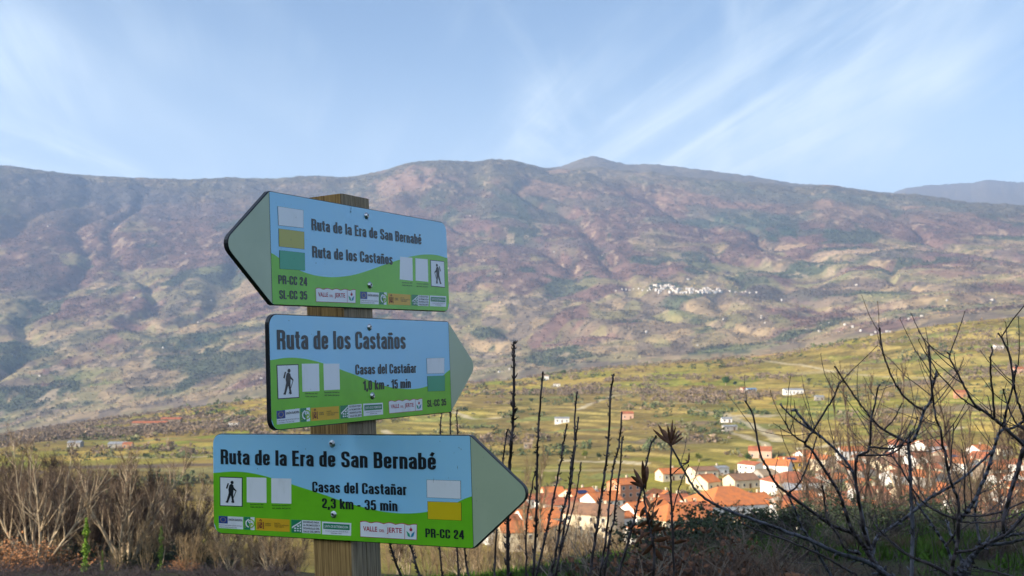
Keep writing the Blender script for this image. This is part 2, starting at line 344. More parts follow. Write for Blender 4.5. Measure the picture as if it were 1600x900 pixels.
# far slope
for p, rx, ry, c in [((300, 528), 150, 110, PINE), ((350, 520), 160, 90, PINE), ((270, 545), 120, 60, PINE), ((235, 610), 60, 60, PINE), ((120, 632), 60, 40, PINE),
        ((800, 330), 320, 240, (.06, .075, .045)), ((1130, 345), 420, 260, (.055, .075, .05)), ((1240, 365), 260, 110, PINE), ((1400, 320), 420, 200, (.07, .085, .06)), ((560, 300), 200, 160, (.08, .085, .055)),
        ((330, 455), 90, 400, (.055, .06, .045)), ((270, 470), 70, 300, (.05, .055, .045)), ((50, 440), 130, 200, (.06, .055, .05)), ((120, 530), 200, 90, (.05, .06, .04)),
        ((1240, 385), 130, 36, (.42, .29, .16)), ((1370, 392), 330, 40, (.42, .27, .17)), ((1310, 395), 160, 60, (.40, .28, .17)), ((1160, 420), 200, 80, (.22, .2, .085)), ((1330, 430), 260, 90, (.24, .22, .10)), ((1450, 460), 260, 70, (.24, .22, .09)),
        ((1060, 490), 100, 70, (.24, .22, .08)), ((940, 440), 150, 60, (.25, .21, .09)), ((730, 460), 120, 80, (.24, .22, .09)), ((740, 420), 120, 60, (.19, .18, .08)), ((1160, 545), 110, 50, (.23, .23, .09)),
        ((1200, 555), 50, 26, (.40, .24, .16)), ((1500, 480), 200, 60, (.21, .2, .09)), ((330, 420), 60, 50, (.2, .19, .07)), ((210, 430), 120, 50, (.22, .2, .09)), ((120, 405), 70, 90, (.22, .2, .08)),
        ((60, 540), 90, 24, (.36, .27, .14)), ((190, 620), 60, 24, (.36, .28, .14)), ((100, 590), 160, 50, (.18, .18, .06)), ((160, 600), 60, 26, (.17, .2, .05)), ((340, 490), 150, 60, (.26, .22, .11)),
        ((640, 280), 200, 200, (.23, .14, .10)), ((990, 275), 230, 160, (.18, .14, .10)), ((1080, 290), 360, 160, (.09, .095, .06)), ((1200, 310), 360, 160, (.08, .085, .06)), ((920, 320), 260, 140, (.085, .08, .055)), ((60, 290), 600, 300, (.055, .052, .058)), ((420, 300), 360, 200, (.08, .07, .06)), ((870, 265), 90, 90, (.27, .17, .12)), ((770, 350), 300, 60, (.15, .085, .07)),  # dark upper-left patches here and below paint in the weaker raking sun
        ((1300, 450), 380, 150, (.115, .075, .072)), ((850, 390), 420, 110, (.125, .085, .075)), ((640, 360), 260, 80, (.2, .14, .11)), ((200, 340), 600, 160, (.085, .065, .066)), ((150, 300), 600, 200, (.062, .058, .060)), ((1500, 400), 400, 110, (.13, .085, .08))]:
    ell(p, rx, ry, c, .5, 1.25)
for pts, w in [([(1125, 645), (1150, 655), (1180, 668), (1200, 678), (1215, 690)], 6), ([(1080, 640), (1125, 645)], 4), ([(1130, 672), (1160, 680), (1195, 692), (1200, 705), (1190, 722)], 4),
               ([(690, 640), (740, 655), (800, 650)], 4), ([(600, 672), (640, 690), (700, 700)], 4), ([(880, 720), (950, 722), (1010, 724)], 4), ([(330, 660), (380, 640), (410, 636)], 4),
               ([(420, 700), (330, 712), (230, 716), (150, 712)], 4), ([(1170, 560), (1300, 580), (1450, 590), (1600, 585)], 3), ([(900, 640), (960, 618), (1060, 612)], 4), ([(1250, 700), (1350, 690), (1500, 668)], 4)]:
    path_px(pts, w, TRACK, .75)
for pts in [[(430, 300), (500, 330), (600, 340)], [(700, 346), (850, 350), (1000, 362), (1200, 380)], [(1000, 440), (1100, 470), (1250, 490), (1400, 500)], [(60, 535), (150, 560), (330, 560)], [(0, 470), (150, 440), (260, 400)]]:
    path_px(pts, 8, (.3, .23, .15), .35)

def big_mesh(name, V, F, cols=None, smooth=True):
    me = bpy.data.meshes.new(name); me.vertices.add(len(V)); me.vertices.foreach_set('co', V.astype(np.float32).ravel())
    k = F.shape[1]; me.loops.add(F.size); me.loops.foreach_set('vertex_index', F.astype(np.int32).ravel())
    me.polygons.add(len(F)); me.polygons.foreach_set('loop_start', np.arange(0, F.size, k, dtype=np.int32))
    me.polygons.foreach_set('loop_total', np.full(len(F), k, np.int32)); me.polygons.foreach_set('use_smooth', np.full(len(F), smooth))
    if cols is not None:
        a = me.color_attributes.new('cover', 'FLOAT_COLOR', 'POINT'); a.data.foreach_set('color', np.c_[cols, np.ones(len(cols))].astype(np.float32).ravel())
    me.update(); return me
nr, nth = X.shape
idx = np.arange(nr * nth).reshape(nr, nth)
F = np.stack([idx[:-1, :-1], idx[:-1, 1:], idx[1:, 1:], idx[1:, :-1]], -1).reshape(-1, 4)
V = np.stack([X, Y, Z], -1).reshape(-1, 3)
def cover_mat(name, s1, s2, amp, bumpd):
    m = bpy.data.materials.new(name); m.use_nodes = True; nt = m.node_tree; b = nt.nodes['Principled BSDF']; b.inputs['Roughness'].default_value = .95; b.inputs['Specular IOR Level'].default_value = .08
    at = N(nt, 'ShaderNodeAttribute', attribute_name='cover'); tc = N(nt, 'ShaderNodeTexCoord')
    n1 = N(nt, 'ShaderNodeTexNoise', i_Scale=s1, i_Detail=6.0, i_Roughness=.7); nt.links.new(tc.outputs['Object'], n1.inputs['Vector'])
    n2 = N(nt, 'ShaderNodeTexNoise', i_Scale=s2, i_Detail=5.0, i_Roughness=.7); nt.links.new(tc.outputs['Object'], n2.inputs['Vector'])
    f = M('ADD', M('MULTIPLY', ramp(nt, n1.outputs[0], .3, .7), amp, nt=nt), M('MULTIPLY', ramp(nt, n2.outputs[0], .3, .7), amp, nt=nt), nt=nt)
    f = M('ADD', f, 1 - amp, nt=nt)
    mx = N(nt, 'ShaderNodeMix', data_type='RGBA', blend_type='MULTIPLY'); mx.inputs[0].default_value = 1
    nt.links.new(at.outputs['Color'], mx.inputs[6]); cc = N(nt, 'ShaderNodeCombineXYZ')
    for i in range(3): nt.links.new(f, cc.inputs[i])
    nt.links.new(cc.outputs[0], mx.inputs[7]); nt.links.new(mx.outputs[2], b.inputs['Base Color'])
    bp = N(nt, 'ShaderNodeBump', i_Strength=.6, i_Distance=bumpd); nt.links.new(n1.outputs[0], bp.inputs['Height']); nt.links.new(bp.outputs[0], b.inputs['Normal'])
    return m
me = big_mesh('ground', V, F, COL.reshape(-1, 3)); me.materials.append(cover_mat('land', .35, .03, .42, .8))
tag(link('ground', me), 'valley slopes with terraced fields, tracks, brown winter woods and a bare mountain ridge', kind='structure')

# ------------------------------------------------------------------ signpost
Rx, Ry_, Rz = Vector((.888, -.070, -.455)), Vector((.042, .997, -.072)), Vector((.459, .045, .887))   # camera axes: right, down, forward
def cw(v):   # camera axes (right, down, forward) -> world
    X, Yd, Zf = v; return Vector((X, Zf * math.cos(PITCH) + Yd * math.sin(PITCH), Zf * math.sin(PITCH) - Yd * math.cos(PITCH)))
TS = .0085
SG = {1: ((-.2816, -.0584, 2.1348), (.4582, .0391, .888), (.0442, .9968, -.0667), (4.0897, 330, 280), -1),
      2: ((-.2751, .1583, 2.1002), (.4578, .0496, .8877), (.0394, .9963, -.076), (4.389, 400, 480), 1),
      3: ((-.3383, .3786, 2.0424), (.888, -.0578, -.4562), (.031, .9973, -.0661), (3.077, 320, 660), 1)}
SW, SH, SA = .6026, .2, .1185
M_black = mat('black_rubber_edge', (.012, .014, .02), .35, .4)
M_blue = mat('sky_blue_vinyl', (.29, .63, .92), .32, .5, noise=(7, (.32, .645, .90), .4, .7, (1, 1, 1)))
M_green = mat('grass_green_vinyl', (.16, .54, .016), .33, .5, noise=(14, (.135, .47, .014), .4, .7, (1, 1, 1)))
M_sage = mat('sage_green_vinyl', (.40, .48, .34), .34, .5, noise=(9, (.36, .44, .31), .35, .7, (1, 1, 1)))
M_white = mat('white_vinyl', (.78, .81, .88), .35, .5, noise=(30, (.70, .73, .78), .5, .75, (1, 1, .4)))
M_yellow = mat('yellow_vinyl', (.72, .52, .01), .35, .5)
M_yelfade = mat('faded_yellow_vinyl', (.44, .40, .06), .35, .5)
M_teal = mat('teal_vinyl', (.015, .34, .20), .35, .5)
M_ink = mat('black_ink', (.012, .014, .022), .4, .4)
M_red = mat('red_ink', (.45, .03, .06), .4, .4)
M_flag = mat('flag_blue_ink', (.02, .05, .26), .4, .4)
M_logog = mat('logo_green_ink', (.015, .22, .10), .4, .4)
M_orange = mat('ochre_yellow_ink', (.70, .40, .02), .4, .4)
M_lime = mat('lime_ink', (.30, .50, .05), .4, .4)
M_brown = mat('dark_red_brown_ink', (.22, .05, .03), .4, .4)
M_steel = mat('galvanised_bolt_steel', (.55, .57, .6), .28, .5, 1)
M_vblue = mat('logo_blue_ink', (.02, .25, .42), .4, .4)

for m_ in (M_blue, M_green, M_sage, M_white, M_yellow, M_yelfade, M_teal, M_ink, M_orange, M_logog, M_flag):
    b_ = m_.node_tree.nodes['Principled BSDF']; b_.inputs['Coat Weight'].default_value = .45; b_.inputs['Coat Roughness'].default_value = .12
def cam_axes_to_world(o, u, v): return cw(o), cw(u).normalized(), cw(v).normalized()
class Sign:
    def __init__(s, k, root):
        o, u, v, z, a = SG[k]; s.o, s.u, s.v = cam_axes_to_world(o, u, v); s.v = (s.v - s.u * s.v.dot(s.u)).normalized()
        s.n = s.u.cross(s.v) * -1
        s.z = z; s.a = a; s.root = root
        if s.n.dot(-s.o) < 0: s.n = -s.n
        s.part = None
    def uv(s, zx, zy):
        px, py = zx / s.z[0] + s.z[1], zy / s.z[0] + s.z[2]; d = ray(px, py)
        p = d * (s.o.dot(s.n) / d.dot(s.n)) - s.o; return (p.dot(s.u), p.dot(s.v))
    def P(s, a, b, h=0): return s.o + s.u * a + s.v * b + s.n * h
    def poly(s, pts, m, h, name='print', zoom=True, parent=None, label=None):
        """one or several flat printed shapes on the face"""
        rings = pts if isinstance(pts[0][0], (tuple, list)) else [pts]
        mb = MB()
        for ring in rings:
            q = [s.uv(*p) for p in ring] if zoom else ring
            vs = [s.P(a, b, h) for a, b in q]
            nrm = Vector((0, 0, 0))
            for i in range(len(vs)): nrm += (vs[i] - s.o).cross(vs[(i + 1) % len(vs)] - s.o)
            if nrm.dot(s.n) < 0: vs = vs[::-1]
            mb.add(vs, [tuple(range(len(vs)))])
        o = mb.build(name, m, parent or s.part); 
        if label: o['label'] = label
        return o
def rounded(pts, rad, n=6):
    out = []
    for i, p in enumerate(pts):
        r_ = rad[i] if isinstance(rad, list) else rad
        a, b = Vector(pts[i - 1]), Vector(pts[(i + 1) % len(pts)]); p = Vector(p)
        if r_ == 0: out.append(tuple(p)); continue
        da, db = (a - p).normalized(), (b - p).normalized(); half = da.angle(db) / 2; t = r_ / math.tan(half)
        c = p + (da + db).normalized() * (r_ / math.sin(half)); s0 = p + da * t - c; s1 = p + db * t - c
        a0 = math.atan2(s0.y, s0.x); a1 = math.atan2(s1.y, s1.x); d = (a1 - a0 + math.pi) % (2 * math.pi) - math.pi
        for k in range(n + 1): out.append((c.x + r_ * math.cos(a0 + d * k / n), c.y + r_ * math.sin(a0 + d * k / n)))
    return out
_caps = {}
def text_mesh(txt, off):
    cu = bpy.data.curves.new('lettering', 'FONT'); cu.body = txt; cu.offset = off; cu.resolution_u = 3; cu.size = 1
    cu.space_character = 1.0 + off * 1.2
    ob = bpy.data.objects.new('lettering_tmp', cu); C.objects.link(ob); dg = bpy.context.evaluated_depsgraph_get()
    me = bpy.data.meshes.new_from_object(ob.evaluated_get(dg)); bpy.data.objects.remove(ob); bpy.data.curves.remove(cu)
    return me
def cap(off):
    if off not in _caps:
        me = text_mesh('H', off); ys = [v.co.y for v in me.vertices]; _caps[off] = (min(ys), max(ys)); bpy.data.meshes.remove(me)
    return _caps[off]
def text(s, txt, a, b, top, m=None, off=.03, h=.0009, parent=None, name='lettering', zoom=True):
    """a, b: left and right end of the baseline, top: top of the capitals above the left end"""
    if zoom: a, b, top = s.uv(*a), s.uv(*b), s.uv(*top)
    me = text_mesh(txt, off); y0, y1 = cap(off); xs = [v.co.x for v in me.vertices]; x0, x1 = min(xs), max(xs)
    A, B = Vector(a), Vector(b); d = B - A; U = d.normalized(); V_ = Vector((U.y, -U.x)); hgt = abs((Vector(top) - A).dot(V_))
    for v in me.vertices:
        q = A + d * ((v.co.x - x0) / (x1 - x0)) + V_ * ((v.co.y - y0) / (y1 - y0) * hgt)
        v.co = s.P(q.x, q.y, h)
    me.materials.clear(); me.materials.append(m or M_ink); me.update()
    if len(me.polygons) and me.polygons[0].normal.dot(s.n) < 0: me.flip_normals()
    return link(name, me, parent or s.part)

# condensed sign lettering, drawn stroke by stroke (cap height 1)
SWD, SHT, XH = .20, .145, .75
def _glyphs():
    a, b, X = SWD / 2, SHT / 2, XH; w = .52; l = .465; G = {}
    def loop(w, h, y0=0): return [[(w / 2, y0 + b), (a, y0 + b), (a, h - b), (w - a, h - b), (w - a, y0 + b), (w / 2, y0 + b)]]
    st = lambda x, h=1., y=0.: [(x, y), (x, h)]
    G['R'] = (w + .01, [st(a), [(a, 1 - b), (w - a, 1 - b), (w - a, .50), (a, .50)], [(w * .45, .50), (w - a, .48), (w - a + .01, 0)]])
    G['P'] = (w, [st(a), [(a, 1 - b), (w - a, 1 - b), (w - a, .44), (a, .44)]])
    G['B'] = (w, [st(a), [(a, 1 - b), (w - a - .01, 1 - b), (w - a - .01, .53), (a, .53)], [(a, .53), (w - a, .53), (w - a, b), (a, b)]])
    G['E'] = (.44, [st(a), [(a, 1 - b), (.43, 1 - b)], [(a, .53), (.41, .53)], [(a, b), (.44, b)]])
    G['L'] = (.42, [st(a), [(a, b), (.42, b)]])
    G['S'] = (w, [[(w - a, .69), (w - a, 1 - b), (a, 1 - b), (a, .57), (w - a, .44), (w - a, b), (a, b), (a, .32)]])
    G['C'] = (w, [[(w - a, .64), (w - a, 1 - b), (a, 1 - b), (a, b), (w - a, b), (w - a, .37)]])
    G['u'] = (l, [[(a, X), (a, b), (l - a, b), (l - a, .3)], st(l - a, X)])
    G['t'] = (.31, [[(.15, .93), (.15, b), (.31, b)], [(0, X - b), (.30, X - b)]])
    G['a'] = (l, [[(a, .53), (a, X - b), (l - a, X - b), (l - a, 0)], [(l - a, .45), (a, .38), (a, b), (l - a, b), (l - a, .25)]])
    G['d'] = (l, [st(l - a), [(l - a, X - b), (a, X - b), (a, b), (l - a, b)]])
    G['b'] = (l, [st(a), [(a, X - b), (l - a, X - b), (l - a, b), (a, b)]])
    G['e'] = (l, [[(l - a, .25), (l - a, b), (a, b), (a, X - b), (l - a, X - b), (l - a, .36)], [(a, .375), (l - a + .05, .375)]])
    G['l'] = (SWD, [st(a)]); G['i'] = (SWD, [st(a, X), [(a, .85), (a, 1)]])
    G['r'] = (.31, [st(a, X), [(a, .42), (a, X - b - .01), (.31, X - b - .01)]])
    G['n'] = (l, [st(a, X), [(a, .4), (a, X - b), (l - a, X - b), (l - a, 0)]])
    G['m'] = (.74, [st(a, X), [(a, .4), (a, X - b), (.37, X - b), (.37, 0)], [(.37, .4), (.37, X - b), (.74 - a, X - b), (.74 - a, 0)]])
    G['o'] = (l, loop(l, X)); G['0'] = (.49, loop(.49, 1.))
    G['s'] = (.44, [[(.44 - a, .54), (.44 - a, X - b), (a, X - b), (a, .43), (.44 - a, .33), (.44 - a, b), (a, b), (a, .23)]])
    G['c'] = (.44, [[(.44 - a, .48), (.44 - a, X - b), (a, X - b), (a, b), (.44 - a, b), (.44 - a, .27)]])
    G['k'] = (.47, [st(a), [(.42, X), (.14, .30)], [(.20, .42), (.42, 0)]])
    G['1'] = (.36, [st(.36 - a), [(0, .75), (.2, .79), (.30, 1)]]); G['4'] = (.52, [st(.37), [(.36, .98), (.07, .28)], [(0, .28), (.52, .28)]])
    G['2'] = (.49, [[(a, .66), (a, 1 - b), (.49 - a, 1 - b), (.49 - a, .58), (a, .24), (a, b), (.49, b)]])
    G['3'] = (.49, [[(a, .70), (a, 1 - b), (.49 - a, 1 - b), (.49 - a, .53), (.2, .53)], [(.2, .53), (.49 - a, .53), (.49 - a, b), (a, b), (a, .31)]])
    G['5'] = (.49, [[(.46, 1 - b), (a + .01, 1 - b), (a, .46)], [(a, .54), (.2, .62), (.49 - a, .62), (.49 - a, b), (a, b), (a, .29)]])
    G['-'] = (.28, [[(0, .38), (.28, .38)]]); G[','] = (SWD, [[(a, .17), (a, .04), (a - .05, -.14)]]); G[' '] = (.22, [])
    G['é'] = (l, G['e'][1] + [[(.20, .82), (.33, 1.03)]]); G['ñ'] = (l, G['n'][1] + [[(.08, .86), (.18, .93), (.29, .87), (.39, .94)]])
    return G
GLY = _glyphs()
def soften(pts, r_=.135):
    out = [pts[0]]
    for i in range(1, len(pts) - 1):
        p, q, t = Vector(pts[i - 1]), Vector(pts[i]), Vector(pts[i + 1]); d0 = min(r_, (p - q).length * .5 if i > 1 else (p - q).length * .98); d1 = min(r_, (t - q).length * .5 if i < len(pts) - 2 else (t - q).length * .98)
        A = q + (p - q).normalized() * d0; B = q + (t - q).normalized() * d1
        for k in range(7):
            s_ = k / 6; out.append(tuple(A * (1 - s_) ** 2 * 1 + q * 2 * s_ * (1 - s_) + B * s_ ** 2))
    return out + [pts[-1]]
def sign_text(s, txt, a, b, top, m=None, h=.0009):
    a, b, top = s.uv(*a), s.uv(*b), s.uv(*top); A, B = Vector(a), Vector(b); d = B - A; U = d.normalized(); V_ = Vector((U.y, -U.x)); hgt = abs((Vector(top) - A).dot(V_))
    tot = sum(GLY[c][0] + .075 for c in txt) - .075; sx = d.length / tot; mb = MB(); x = 0; layer = 0
    for c in txt:
        w_, strokes = GLY[c]
        for st_ in strokes:
            P_ = soften(st_) if len(st_) > 2 else st_; layer = (layer + 1) % 6; hh = h + layer * .00003; L_ = []; R_ = []
            closed = len(st_) > 3 and st_[0] == st_[-1]
            for i, p in enumerate(P_):
                q0 = Vector(P_[i - 1] if i else (P_[-2] if closed else p)); q1 = Vector(P_[i + 1] if i < len(P_) - 1 else (P_[1] if closed else p)); t = (q1 - q0).normalized(); nn = Vector((-t.y * SWD / 2, t.x * SHT / 2))
                for lst, sg_ in ((L_, 1), (R_, -1)):
                    q = A + U * ((x + p[0] + sg_ * nn.x) * sx) + V_ * ((p[1] + sg_ * nn.y) * hgt); lst.append(s.P(q.x, q.y, hh))
            n_ = len(P_); fs = [(i, i + 1, n_ + i + 1, n_ + i) for i in range(n_ - 1)]
            if (L_[1] - L_[0]).cross(R_[0] - L_[0]).dot(s.n) < 0: fs = [f[::-1] for f in fs]
            mb.add(L_ + R_, fs)
        x += w_ + .075
    return mb.build('lettering', m or M_ink, s.part)

root = empty('trail_signpost', (0, 0, 0), label='wooden trail signpost carrying three blue and green arrow boards with walking route names', cat='signpost')
corner = Rx * (-1.2145 - TS) + Rz * (1.6733 + TS)
def quad_grid(q, nx, ny):
    return [[(1 - i / nx) * (1 - j / ny), (i / nx) * (1 - j / ny), (i / nx) * (j / ny), (1 - i / nx) * (j / ny)] for j in range(ny + 1) for i in range(nx + 1)]
class Quad:    # bilinear frame inside a logo box (TL, TR, BR, BL in zoom coordinates)
    def __init__(s, sg, q): s.sg = sg; s.q = [Vector(p) for p in q]
    def __call__(s, x, y): p = (s.q[0] * (1 - x) + s.q[1] * x) * (1 - y) + (s.q[3] * (1 - x) + s.q[2] * x) * y; return (p.x, p.y)
    def rect(s, x0, y0, x1, y1): return [s(x0, y0), s(x1, y0), s(x1, y1), s(x0, y1)]
    def disc(s, x, y, rx, ry, n=12): return [s(x + rx * math.cos(2 * math.pi * k / n), y + ry * math.sin(2 * math.pi * k / n)) for k in range(n)]
    def text(s, t, x0, x1, yb, yt, m=None, off=.02, h=.0012, parent=None): return text(s.sg, t, s(x0, yb), s(x1, yb), s(x0, yt), m, off, h, parent)
BR = .4
def logos(sg, eu, ld, ye, gr, ju, va, flip=False):
    q = Quad(sg, eu); p = sg.poly(q.rect(0, 0, 1, 1), M_white, .0006, 'logo_panel', label='white panel with blue starred flag')
    sg.poly(q.rect(0, 0, .37, .6), M_flag, .0009, 'flag', parent=None)
    sg.poly([q.disc(.185 + .105 * math.cos(k * math.pi / 6), .3 + .19 * math.sin(k * math.pi / 6), .016, .028, 5) for k in range(12)], M_yellow, .0012, 'stars')
    q.text('UNIÓN EUROPEA', .40, .98, .34, .17); q.text('Fondo Europeo Agrícola de Desarrollo Rural:', .02, .97, .77, .68, off=0); q.text('Europa invierte en las zonas rurales', .02, .75, .93, .84, off=0)
    q = Quad(sg, ld); sg.poly(q.rect(0, 0, 1, 1), M_white, .0006, 'logo_panel', label='white and green panel with leaf swirl')
    sg.poly(q.rect(0, 0, .62, 1), M_logog, .0009, 'logo_block')
    arc = lambda cx, cy, r0, r1, a0, a1, n=14: [q(cx + r1 * math.cos(a0 + (a1 - a0) * k / n), cy + .8 * r1 * math.sin(a0 + (a1 - a0) * k / n)) for k in range(n + 1)] + [q(cx + r0 * math.cos(a0 + (a1 - a0) * k / n), cy + .8 * r0 * math.sin(a0 + (a1 - a0) * k / n)) for k in range(n, -1, -1)]
    sg.poly([arc(.60, .5, .34, .46, 1.9, 4.4), arc(.62, .36, .10, .2, 0, 5)], M_white, .0012, 'logo_swirl'); sg.poly([arc(.60, .5, .34, .45, -1.7, 1.6), arc(.7, .62, .05, .2, 2, 6)], M_lime, .00125, 'logo_swirl')
    sg.poly([q.rect(.07, y, .17, y + .07) for y in (.3, .42, .54, .66, .78)], M_lime, .0012, 'logo_marks')
    q = Quad(sg, ye); sg.poly(q.rect(0, 0, 1, 1), M_orange, .0006, 'logo_panel', label='ochre yellow ministry panel with small crest')
    sg.poly([q.rect(.10, .34, .19, .72), q.rect(.055, .3, .08, .8), q.rect(.21, .3, .235, .8), q.disc(.145, .72, .045, .1), q.rect(.105, .14, .185, .26), q.disc(.145, .12, .018, .05), q.rect(.045, .8, .09, .86), q.rect(.2, .8, .245, .86)], M_brown, .0009, 'crest')
    sg.poly([q.rect(.115, .4, .14, .52), q.rect(.15, .55, .175, .67), q.rect(.115, .19, .175, .22)], M_orange, .0012, 'crest_marks')
    q.text('GOBIERNO', .29, .45, .46, .36, off=0); q.text('DE ESPAÑA', .29, .45, .6, .5, off=0)
    q.text('MINISTERIO', .55, .72, .40, .31, off=0); q.text('DE AGRICULTURA, ALIMENTACIÓN', .55, .97, .54, .45, off=0); q.text('Y MEDIO AMBIENTE', .55, .83, .68, .59, off=0)
    q = Quad(sg, gr); sg.poly(q.rect(0, 0, 1, 1), M_white, .0006, 'logo_panel', label='white panel with green stepped house emblem')
    sg.poly(q.rect(0, 0, .36, 1), M_logog, .0009, 'logo_block')
    sg.poly([[q(.02, .55), q(.34, .08), q(.34, .18), q(.02, .68)], q.rect(.1, .6, .17, .7), q.rect(.2, .42, .27, .54), q.rect(.2, .62, .25, .72), q.rect(.29, .3, .33, .5), q.rect(.29, .58, .34, .7), q.rect(.1, .78, .16, .9), q.rect(.19, .8, .26, .88), q.rect(.29, .78, .33, .92)], M_white, .0012, 'logo_marks')
    for i, t in enumerate(['SOCIEDAD PARA', 'LA PROMOCIÓN Y', 'DESARROLLO DEL', 'VALLE DEL JERTE']): q.text(t, .41, (.95, .99, .97, .98)[i], .20 + .245 * i, .06 + .245 * i)
    q = Quad(sg, ju); sg.poly(q.rect(0, 0, 1, 1), M_white, .0006, 'logo_panel', label='white panel with green regional government bar')
    sg.poly(q.rect(.05, .12, .95, .56), M_logog, .0009, 'logo_block'); q.text('JUNTA DE EXTREMADURA', .09, .91, .44, .25, M_white, .012, .0012)
    q.text('Consejería de Agricultura, Desarrollo Rural,', .12, .9, .74, .66, off=0); q.text('Medio Ambiente y Energía', .32, .68, .89, .81, off=0)
    q = Quad(sg, va); top = [(x / 24, .10 + .10 * abs(math.sin(x / 24 * math.pi * 4.5 + .5)) * -1 + .08) for x in range(25)]
    sg.poly([q(-.008, 1.03)] + [q(x * 1.016 - .008, y - .035) for x, y in top] + [q(1.008, 1.03)], M_red, .0006, 'logo_border')
    sg.poly([q(0, 1)] + [q(x, y + .01) for x, y in top] + [q(1, 1)], M_white, .0009, 'logo_panel', label='white panel with scalloped red top edge and cherry emblem')
    dv = .79; sg.poly(q.rect(dv - .004, .12, dv + .004, 1), M_red, .0012, 'logo_divider')
    q.text('VALLE', .05, .30, .66, .36, M_red, .02); q.text('DEL', .34, .43, .66, .50, M_red, .01); q.text('JERTE', .47, .74, .66, .36, M_red, .02)
    cx_ = (dv + 1) / 2; sg.poly([q.disc(cx_ + .005, .42, .027, .10), q.rect(cx_, .22, cx_ + .008, .4)], M_red, .0012, 'cherry')
    sg.poly([[q(cx_ - .075, .50), q(cx_ - .02, .66), q(cx_, .88), q(cx_ - .05, .82)]], M_teal, .0012, 'leaf'); sg.poly([[q(cx_ + .075, .50), q(cx_ + .02, .66), q(cx_, .88), q(cx_ + .05, .82)]], M_vblue, .0012, 'leaf')
def hiker(sg, quad, mirror):
    q = Quad(sg, quad); sg.poly(q.rect(0, 0, 1, 1), M_ink, .0006, 'pictogram_frame'); sg.poly(q.rect(.035, .028, .965, .972), M_white, .0009, 'pictogram_panel')
    f = (lambda x, y: (1 - (x - 72) / 111 if mirror else (x - 72) / 111, (y - 260) / 146))
    g = lambda P: [q(*f(*p)) for p in P]
    sg.poly([g([(133 + 7.5 * math.cos(a * .52), 287 + 8.5 * math.sin(a * .52)) for a in range(12)]), g([(112, 290), (118, 293), (110, 320), (103, 316)]),
             g([(119, 303), (124, 296), (133, 295), (140, 302), (140, 322), (138, 341), (117, 341), (115, 322)]), g([(138, 304), (143, 314), (154, 326), (152, 332), (137, 321)]),
             g([(117, 338), (131, 340), (112, 389), (100, 386), (106, 378)]), g([(124, 338), (138, 338), (139, 362), (144, 386), (134, 389), (130, 365)]), g([(151, 328), (154, 329), (131, 386), (128, 385)])], M_ink, .0012, 'pictogram_walker')
def board(k, label):
    s = Sign(k, root); a = s.a; w, h = SW / 2, SH / 2
    out = [(-a * w, -h), (a * w, -h), (a * (w + SA), 0), (a * w, h), (-a * w, h)]
    rad = [.020, .014, .020, .014, .020]
    ring = rounded(out, rad); mb = MB(); n = len(ring)
    inner = [(x * .9965, y * .985) for x, y in ring]
    Fv = [s.P(x, y, -.0012) for x, y in ring]; Bv = [s.P(x, y, -TS) for x, y in ring]; Iv = [s.P(x, y, 0) for x, y in inner]
    fs = [tuple(range(2 * n, 3 * n)), tuple(range(n, 2 * n))[::-1]]
    for i in range(n): j = (i + 1) % n; fs += [(i, j, n + j, n + i), (2 * n + i, 2 * n + j, j, i)]
    mb.add(Fv + Bv + Iv, fs)
    me = mb.mesh('sign_board', [M_black]); 
    import bmesh
    bm = bmesh.new(); bm.from_mesh(me); bmesh.ops.recalc_face_normals(bm, faces=bm.faces); bm.to_mesh(me); bm.free()
    s.part = link('sign_board', me, root); s.part['label'] = label
    s.inner = inner
    # coloured face: blue rectangle and sage arrow head
    bx = a * w
    rect = [p for p in inner if (p[0] - bx) * a <= 1e-4]
    head = [p for p in inner if (p[0] - bx) * a > 1e-4]
    def clip(poly, side):
        res = []
        for i in range(len(poly)):
            p, q = poly[i], poly[(i + 1) % len(poly)]; ip = (p[0] - bx) * a * side <= 0; iq = (q[0] - bx) * a * side <= 0
            if ip: res.append(p)
            if ip != iq: t = (bx - p[0]) / (q[0] - p[0]); res.append((bx, p[1] + t * (q[1] - p[1])))
        return res
    s.face = clip(inner, 1)
    s.poly(s.face, M_blue, .0003, 'blue_face', zoom=False); s.poly(clip(inner, -1), M_sage, .0003, 'arrow_head', zoom=False)
    s.poly([(bx - .0004, -h * .98), (bx + .0004, -h * .98), (bx + .0004, h * .98), (bx - .0004, h * .98)], M_ink, .0007, 'seam_line', zoom=False)
    return s
def green(s, curve):
    """meadow print: below the wavy line, cut to the board's outline"""
    c = [s.uv(*p) for p in curve]; c.sort(); xs = [p[0] for p in c]; ys = [p[1] for p in c]
    f = s.face; mb = MB(); x0 = min(p[0] for p in f) + 1e-5; x1 = max(p[0] for p in f) - 1e-5; K = 90
    def low(x):
        y = -9
        for i in range(len(f)):
            p, q = f[i], f[(i + 1) % len(f)]
            if (p[0] - x) * (q[0] - x) <= 0 and abs(p[0] - q[0]) > 1e-9: y = max(y, p[1] + (x - p[0]) / (q[0] - p[0]) * (q[1] - p[1]))
        return y
    # smooth the hand-measured line
    gx = np.linspace(x0, x1, K); gy = np.interp(gx, xs, ys); kk = np.ones(7) / 7; gy = np.convolve(np.pad(gy, 3, mode='edge'), kk, 'valid')
    top = [(gx[i], min(gy[i], low(gx[i]))) for i in range(K)]; bot = [(x, low(x)) for x in gx][::-1]
    for i in range(K - 1):
        vs = [s.P(*top[i], .00045), s.P(*top[i + 1], .00045), s.P(gx[i + 1], low(gx[i + 1]), .00045), s.P(gx[i], low(gx[i]), .00045)]
        if (vs[1] - vs[0]).cross(vs[2] - vs[0]).dot(s.n) < 0: vs = vs[::-1]
        mb.add(vs, [(0, 1, 2, 3)])
    mb.build('green_meadow_print', M_green, s.part)
